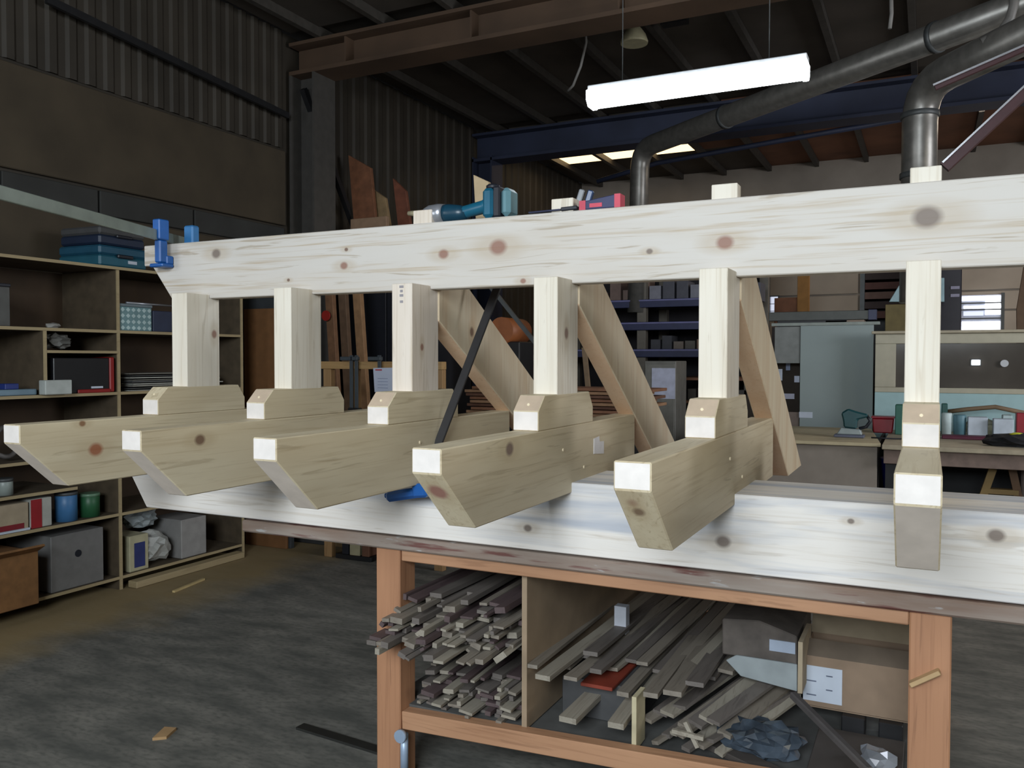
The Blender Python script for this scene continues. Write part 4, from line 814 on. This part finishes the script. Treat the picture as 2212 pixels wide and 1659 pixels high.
# pale blue plastic hood
p = [atY(1920, 652, 9.4), atY(1952, 600, 9.4), atY(2040, 600, 9.4), atY(2040, 652, 9.4)]
tag(MB().prism([(v.x, v.z) for v in p], 'Y', 9.4, 9.5, .004).build('plastic_hood', mat('hood_blue', (.30, .45, .50), .4)), 'pale blue slanted plastic hood just left of the rightmost post', 'hood')
tag(MB().box(atY(1912, 690, 9.3).x, atY(2030, 690, 9.3).x, 9.3, 9.6, 0, 2.03, .004).build('ochre_cabinet', mat('cab_ochre', (.17, .13, .05), .7)), 'ochre-grey cabinet below the pale blue hood', 'cabinet')
a, b = atY(2040, 600, 9.8), atY(2078, 600, 9.8)
t = thing('dark_machine', ((a.x + b.x) / 2, 9.9, 0), 'tall dark machine column just right of the rightmost post', 'machine')
MB().box(a.x - .1, b.x, 9.8, 10.2, 0, 2.62, .01).build('machine_body', mat('machine_dark', (.018, .014, .022), .5), t)
for zz, w_ in ((2.20, .07), (2.12, .06)): MB().box(b.x - .1, b.x - .02, 9.79, 9.799, zz, zz + .03).build('control_plate', mat('plate_lilac', (.30, .28, .38), .5), t)
a = atY(2196, 650, 10.2); tag(MB().prism([(a.x + .05, 0), (a.x - .0, 2.0), (a.x + .09, 2.7), (a.x + .5, 2.7), (a.x + .5, 0)], 'Y', 10.2, 10.24, .003).build('brown_sheet', mat('sheet_brown', (.12, .07, .04), .75)), 'brown sheet leaning at the right edge near the bright window', 'board')
# rear benches
t = thing('rear_bench', (-.7, 7.3, 0), 'rear workbench with a pale plywood top carrying the green sander', 'workbench')
M_ply = mat('ply_top', (.50, .42, .27), .65, var=.08)
MB().prism([(-1.55, 6.55), (-.30, 6.62), (-.44, 8.02), (-1.55, 8.02)], 'Z', .845, .87, .003).build('tabletop', M_ply, t)
MB().prism([(-1.50, 6.60), (-.325, 6.66), (-.325, 6.68), (-1.50, 6.62)], 'Z', .0, .844, .002).build('front_panel', mat('bench_grey_board', (.275, .235, .20), .75, var=.05), t)
MB().box(-.345, -.325, 6.70, 7.98, 0, .844).build('side_panel', mat('bench_side', (.07, .065, .06), .8), t)
MB().box(-1.50, -1.48, 6.70, 7.98, 0, .844).build('side_panel', MC['bench_side'], t)
t = thing('long_rear_bench', (1.5, 7.4, 0), 'long rear bench with grey-brown apron right of the sander bench', 'workbench')
MB().box(-.29, 3.4, 6.55, 8.03, .835, .868, .004).build('tabletop', mat('bench_top_grey', (.42, .36, .26), .7, var=.15), t)
MB().box(-.28, 3.4, 6.60, 6.64, .73, .834, .003).build('apron', mat('apron_greybrown', (.21, .15, .125), .7, var=.2), t)
for x in (-.27, 1.0, 3.3): MB().box(x, x + .09, 6.66, 6.75, 0, .834).build('leg', M_dark, t); MB().box(x, x + .09, 7.9, 7.99, 0, .834).build('leg', M_dark, t)
MB().box(-.28, 3.4, 7.8, 7.82, 0, .7).build('back_panel', M_dark, t)
tag(MB().lathe([(.13, 0), (.16, .3), (.165, .31)], (-.16, 7.0, .42), 18).build('blue_bucket', mat('bucket_blue', (.01, .015, .16), .45)), 'blue bucket standing under the long rear bench', 'bucket')
tag(MB().box(-.32, 0.05, 6.9, 7.3, 0, .419, .004).build('grey_crate', mat('crate_grey', (.05, .05, .05), .7)), 'dark grey crate carrying the blue bucket', 'crate')
a, b = atY(2115, 1060, 6.9), atY(2145, 1000, 6.9)
t = thing('step_ladder', (a.x + .1, 6.9, 0), 'yellow-brown wooden step stool under the long rear bench', 'stool')
M_lad = mat('ladder_tan', (.30, .20, .08), .7)
MB().bar((a.x - .12, 6.9, .0), (b.x, 6.9, .70), .05, .05).build('leg', M_lad, t); MB().bar((a.x + .35, 6.92, .0), (b.x + .12, 6.92, .70), .05, .05).build('leg', mat('ladder_brown', (.16, .09, .05), .7), t)
for z in (.35, .52): MB().box(b.x - .07, b.x + .16, 6.88, 6.96, z, z + .035).build('step', M_lad, t)
tag(MB().box(.60, 1.2, 6.95, 7.4, 0, .70, .01).build('grey_sack_box', mat('sack_greybrown', (.14, .11, .10), .8, var=.4, scale=5)), 'mottled grey box under the long rear bench at right edge', 'box')
# green sander
s0 = atZ(1850, 940, .87); sx_, sy_ = -.535, 7.05
sd = thing('sander', (sx_, sy_, .871), 'dark green orbital sander standing on the rear bench', 'power tool')
M_sg = mat('sander_green', (.012, .065, .075), .4, var=.15)
MB().box(sx_ - .12, sx_ + .10, sy_ - .055, sy_ + .055, .871, .893, .005).build('base_plate', mat('sander_base', (.10, .11, .16), .5), sd)
MB().prism([(sx_ - .10, .894), (sx_ + .085, .894), (sx_ + .07, .935), (sx_ - .07, .945)], 'Y', sy_ - .05, sy_ + .05, .006).build('skirt', mat('sander_grey', (.28, .33, .34), .4), sd)
MB().prism([(sx_ - .05, .946), (sx_ + .045, .937), (sx_ + .05, 1.01), (sx_ + .12, 1.03), (sx_ + .125, 1.055), (sx_ + .04, 1.075), (sx_ - .02, 1.095), (sx_ - .07, 1.06), (sx_ - .055, 1.0)], 'Y', sy_ - .04, sy_ + .04, .012).build('motor_body', M_sg, sd)
MB().tube([(sx_ + .115, sy_, 1.045), (sx_ + .14, sy_, 1.0), (sx_ + .11, sy_, .955), (sx_ + .06, sy_, .94)], .013, 8).build('handle', M_black, sd)
tag(MB().tube([(sx_ + .15, 7.02, .877), (-.30, 6.98, .879), (-.22, 7.0, .877), (-.10, 7.05, .876), (.05, 7.0, .876)], .006, 6).build('power_cord', M_black), 'black power cord running right from the green sander', 'cord')
# boxes behind on rear bench
def rbox(name, x0, y0, x1, y1, Y, m, label, cat, d=.12, round_=False):
    a, b = atY(x0, y0, Y), atY(x1, y1, Y); z1_ = a.z; z0_ = .872 if not name.endswith('_') else b.z
    if round_:
        r = abs(b.x - a.x) / 2; o = MB().lathe([(r * .92, 0), (r, z1_ - .868 - .01), (r * .9, z1_ - .868)], ((a.x + b.x) / 2, Y + r, .868), 18).build(name, m)
    else: o = MB().box(a.x, b.x, Y, Y + d, .8685, z1_, .005).build(name, m)
    return tag(o, label, cat)
t = thing('red_container', (-.35, 7.7, .869), 'red plastic parts container beside the sander', 'container')
a, b = atY(1884, 884, 7.6), atY(1931, 915, 7.6)
MB().prism([(a.x + .012, .869), (b.x - .012, .869), (b.x, .99), (a.x, .99)], 'Y', 7.6, 7.75, .008).build('tub', mat('plastic_red', (.30, .008, .02), .4), t)
MB().box(a.x - .006, b.x + .006, 7.594, 7.756, .9905, 1.005, .003).build('rim', mat('plastic_red2', (.36, .012, .03), .35), t)
rbox('green_container', 1934, 874, 1960, 905, 7.5, mat('plastic_green', (.01, .11, .075), .4), 'green plastic container left of the rightmost post', 'container')
rbox('green_bottle', 2034, 872, 2047, 890, 7.7, mat('plastic_green2', (.01, .08, .07), .4), 'dark green container just right of the rightmost post', 'container', .1)
rbox('white_pot', 2034, 892, 2057, 915, 7.5, mat('pot_white', (.52, .62, .63), .5), 'white pot right of the rightmost post on the long bench', 'pot', round_=True)
rbox('teal_pot', 2059, 896, 2088, 915, 7.5, mat('pot_teal', (.10, .21, .26), .5), 'teal grey pot beside the white pot', 'pot', round_=True)
rbox('white_carton', 2091, 901, 2134, 915, 7.5, mat('box_palewhite', (.52, .58, .66), .5), 'flat white box on the long rear bench', 'box')
rbox('white_carton', 2146, 905, 2190, 916, 7.45, MC['box_palewhite'], 'low white box right of the flat white box', 'box')
rbox('white_bag_box', 2166, 897, 2187, 906, 7.7, mat('box_mint', (.45, .56, .58), .5), 'small mint-white box near the right edge of the long bench', 'box')
rbox('red_tin', 2196, 892, 2230, 906, 7.7, MC['plastic_red'], 'red tin at the right edge of the long rear bench', 'tin')
c = atY(2125, 893, 7.75); tag(MB().blob((c.x, 7.85, .93), .15, .07, .07, .2, 3, 31).build('crumpled_bag', mat('bag_sage', (.33, .34, .26), .6, var=.3)), 'pale crumpled bag heaped behind the flat white box', 'bag')
tag(MB().tube([atY(2040, 890, 7.9), atY(2090, 884, 7.9), atY(2150, 879, 7.9), atY(2212, 892, 7.9)], .018, 8).build('bent_stick', mat('stick_brown', (.18, .12, .07), .7)), 'long bent brown stick lying over the clutter on the long bench', 'stick')
a, b = atY(2035, 920, 7.3), atY(2150, 920, 7.3)
tag(MB().box(a.x, b.x + .1, 7.25, 7.4, .869, .895, .004).build('maroon_board', mat('maroon', (.10, .012, .035), .6)), 'flat maroon and black board before the white boxes', 'board')
c = atZ(2160, 945, .87)
t = thing('black_jacket', (c.x, 6.85, .869), 'black work garment with a yellow patch heaped on the long bench', 'garment')
j = MB().blob((.62, 6.88, .905), .26, .13, .055, .16, 3, 41).blob((.82, 6.95, .93), .16, .1, .08, .15, 3, 42); j.build('cloth_heap', mat('cloth_black', (.012, .012, .016), .9), t)
MB().blob((.56, 6.84, .955), .045, .03, .012, .1, 2, 43).build('yellow_patch', mat('yellow_hi', (.55, .55, .02), .6), t)

for o in bpy.data.objects:
    if '_o' in o: del o['_o']
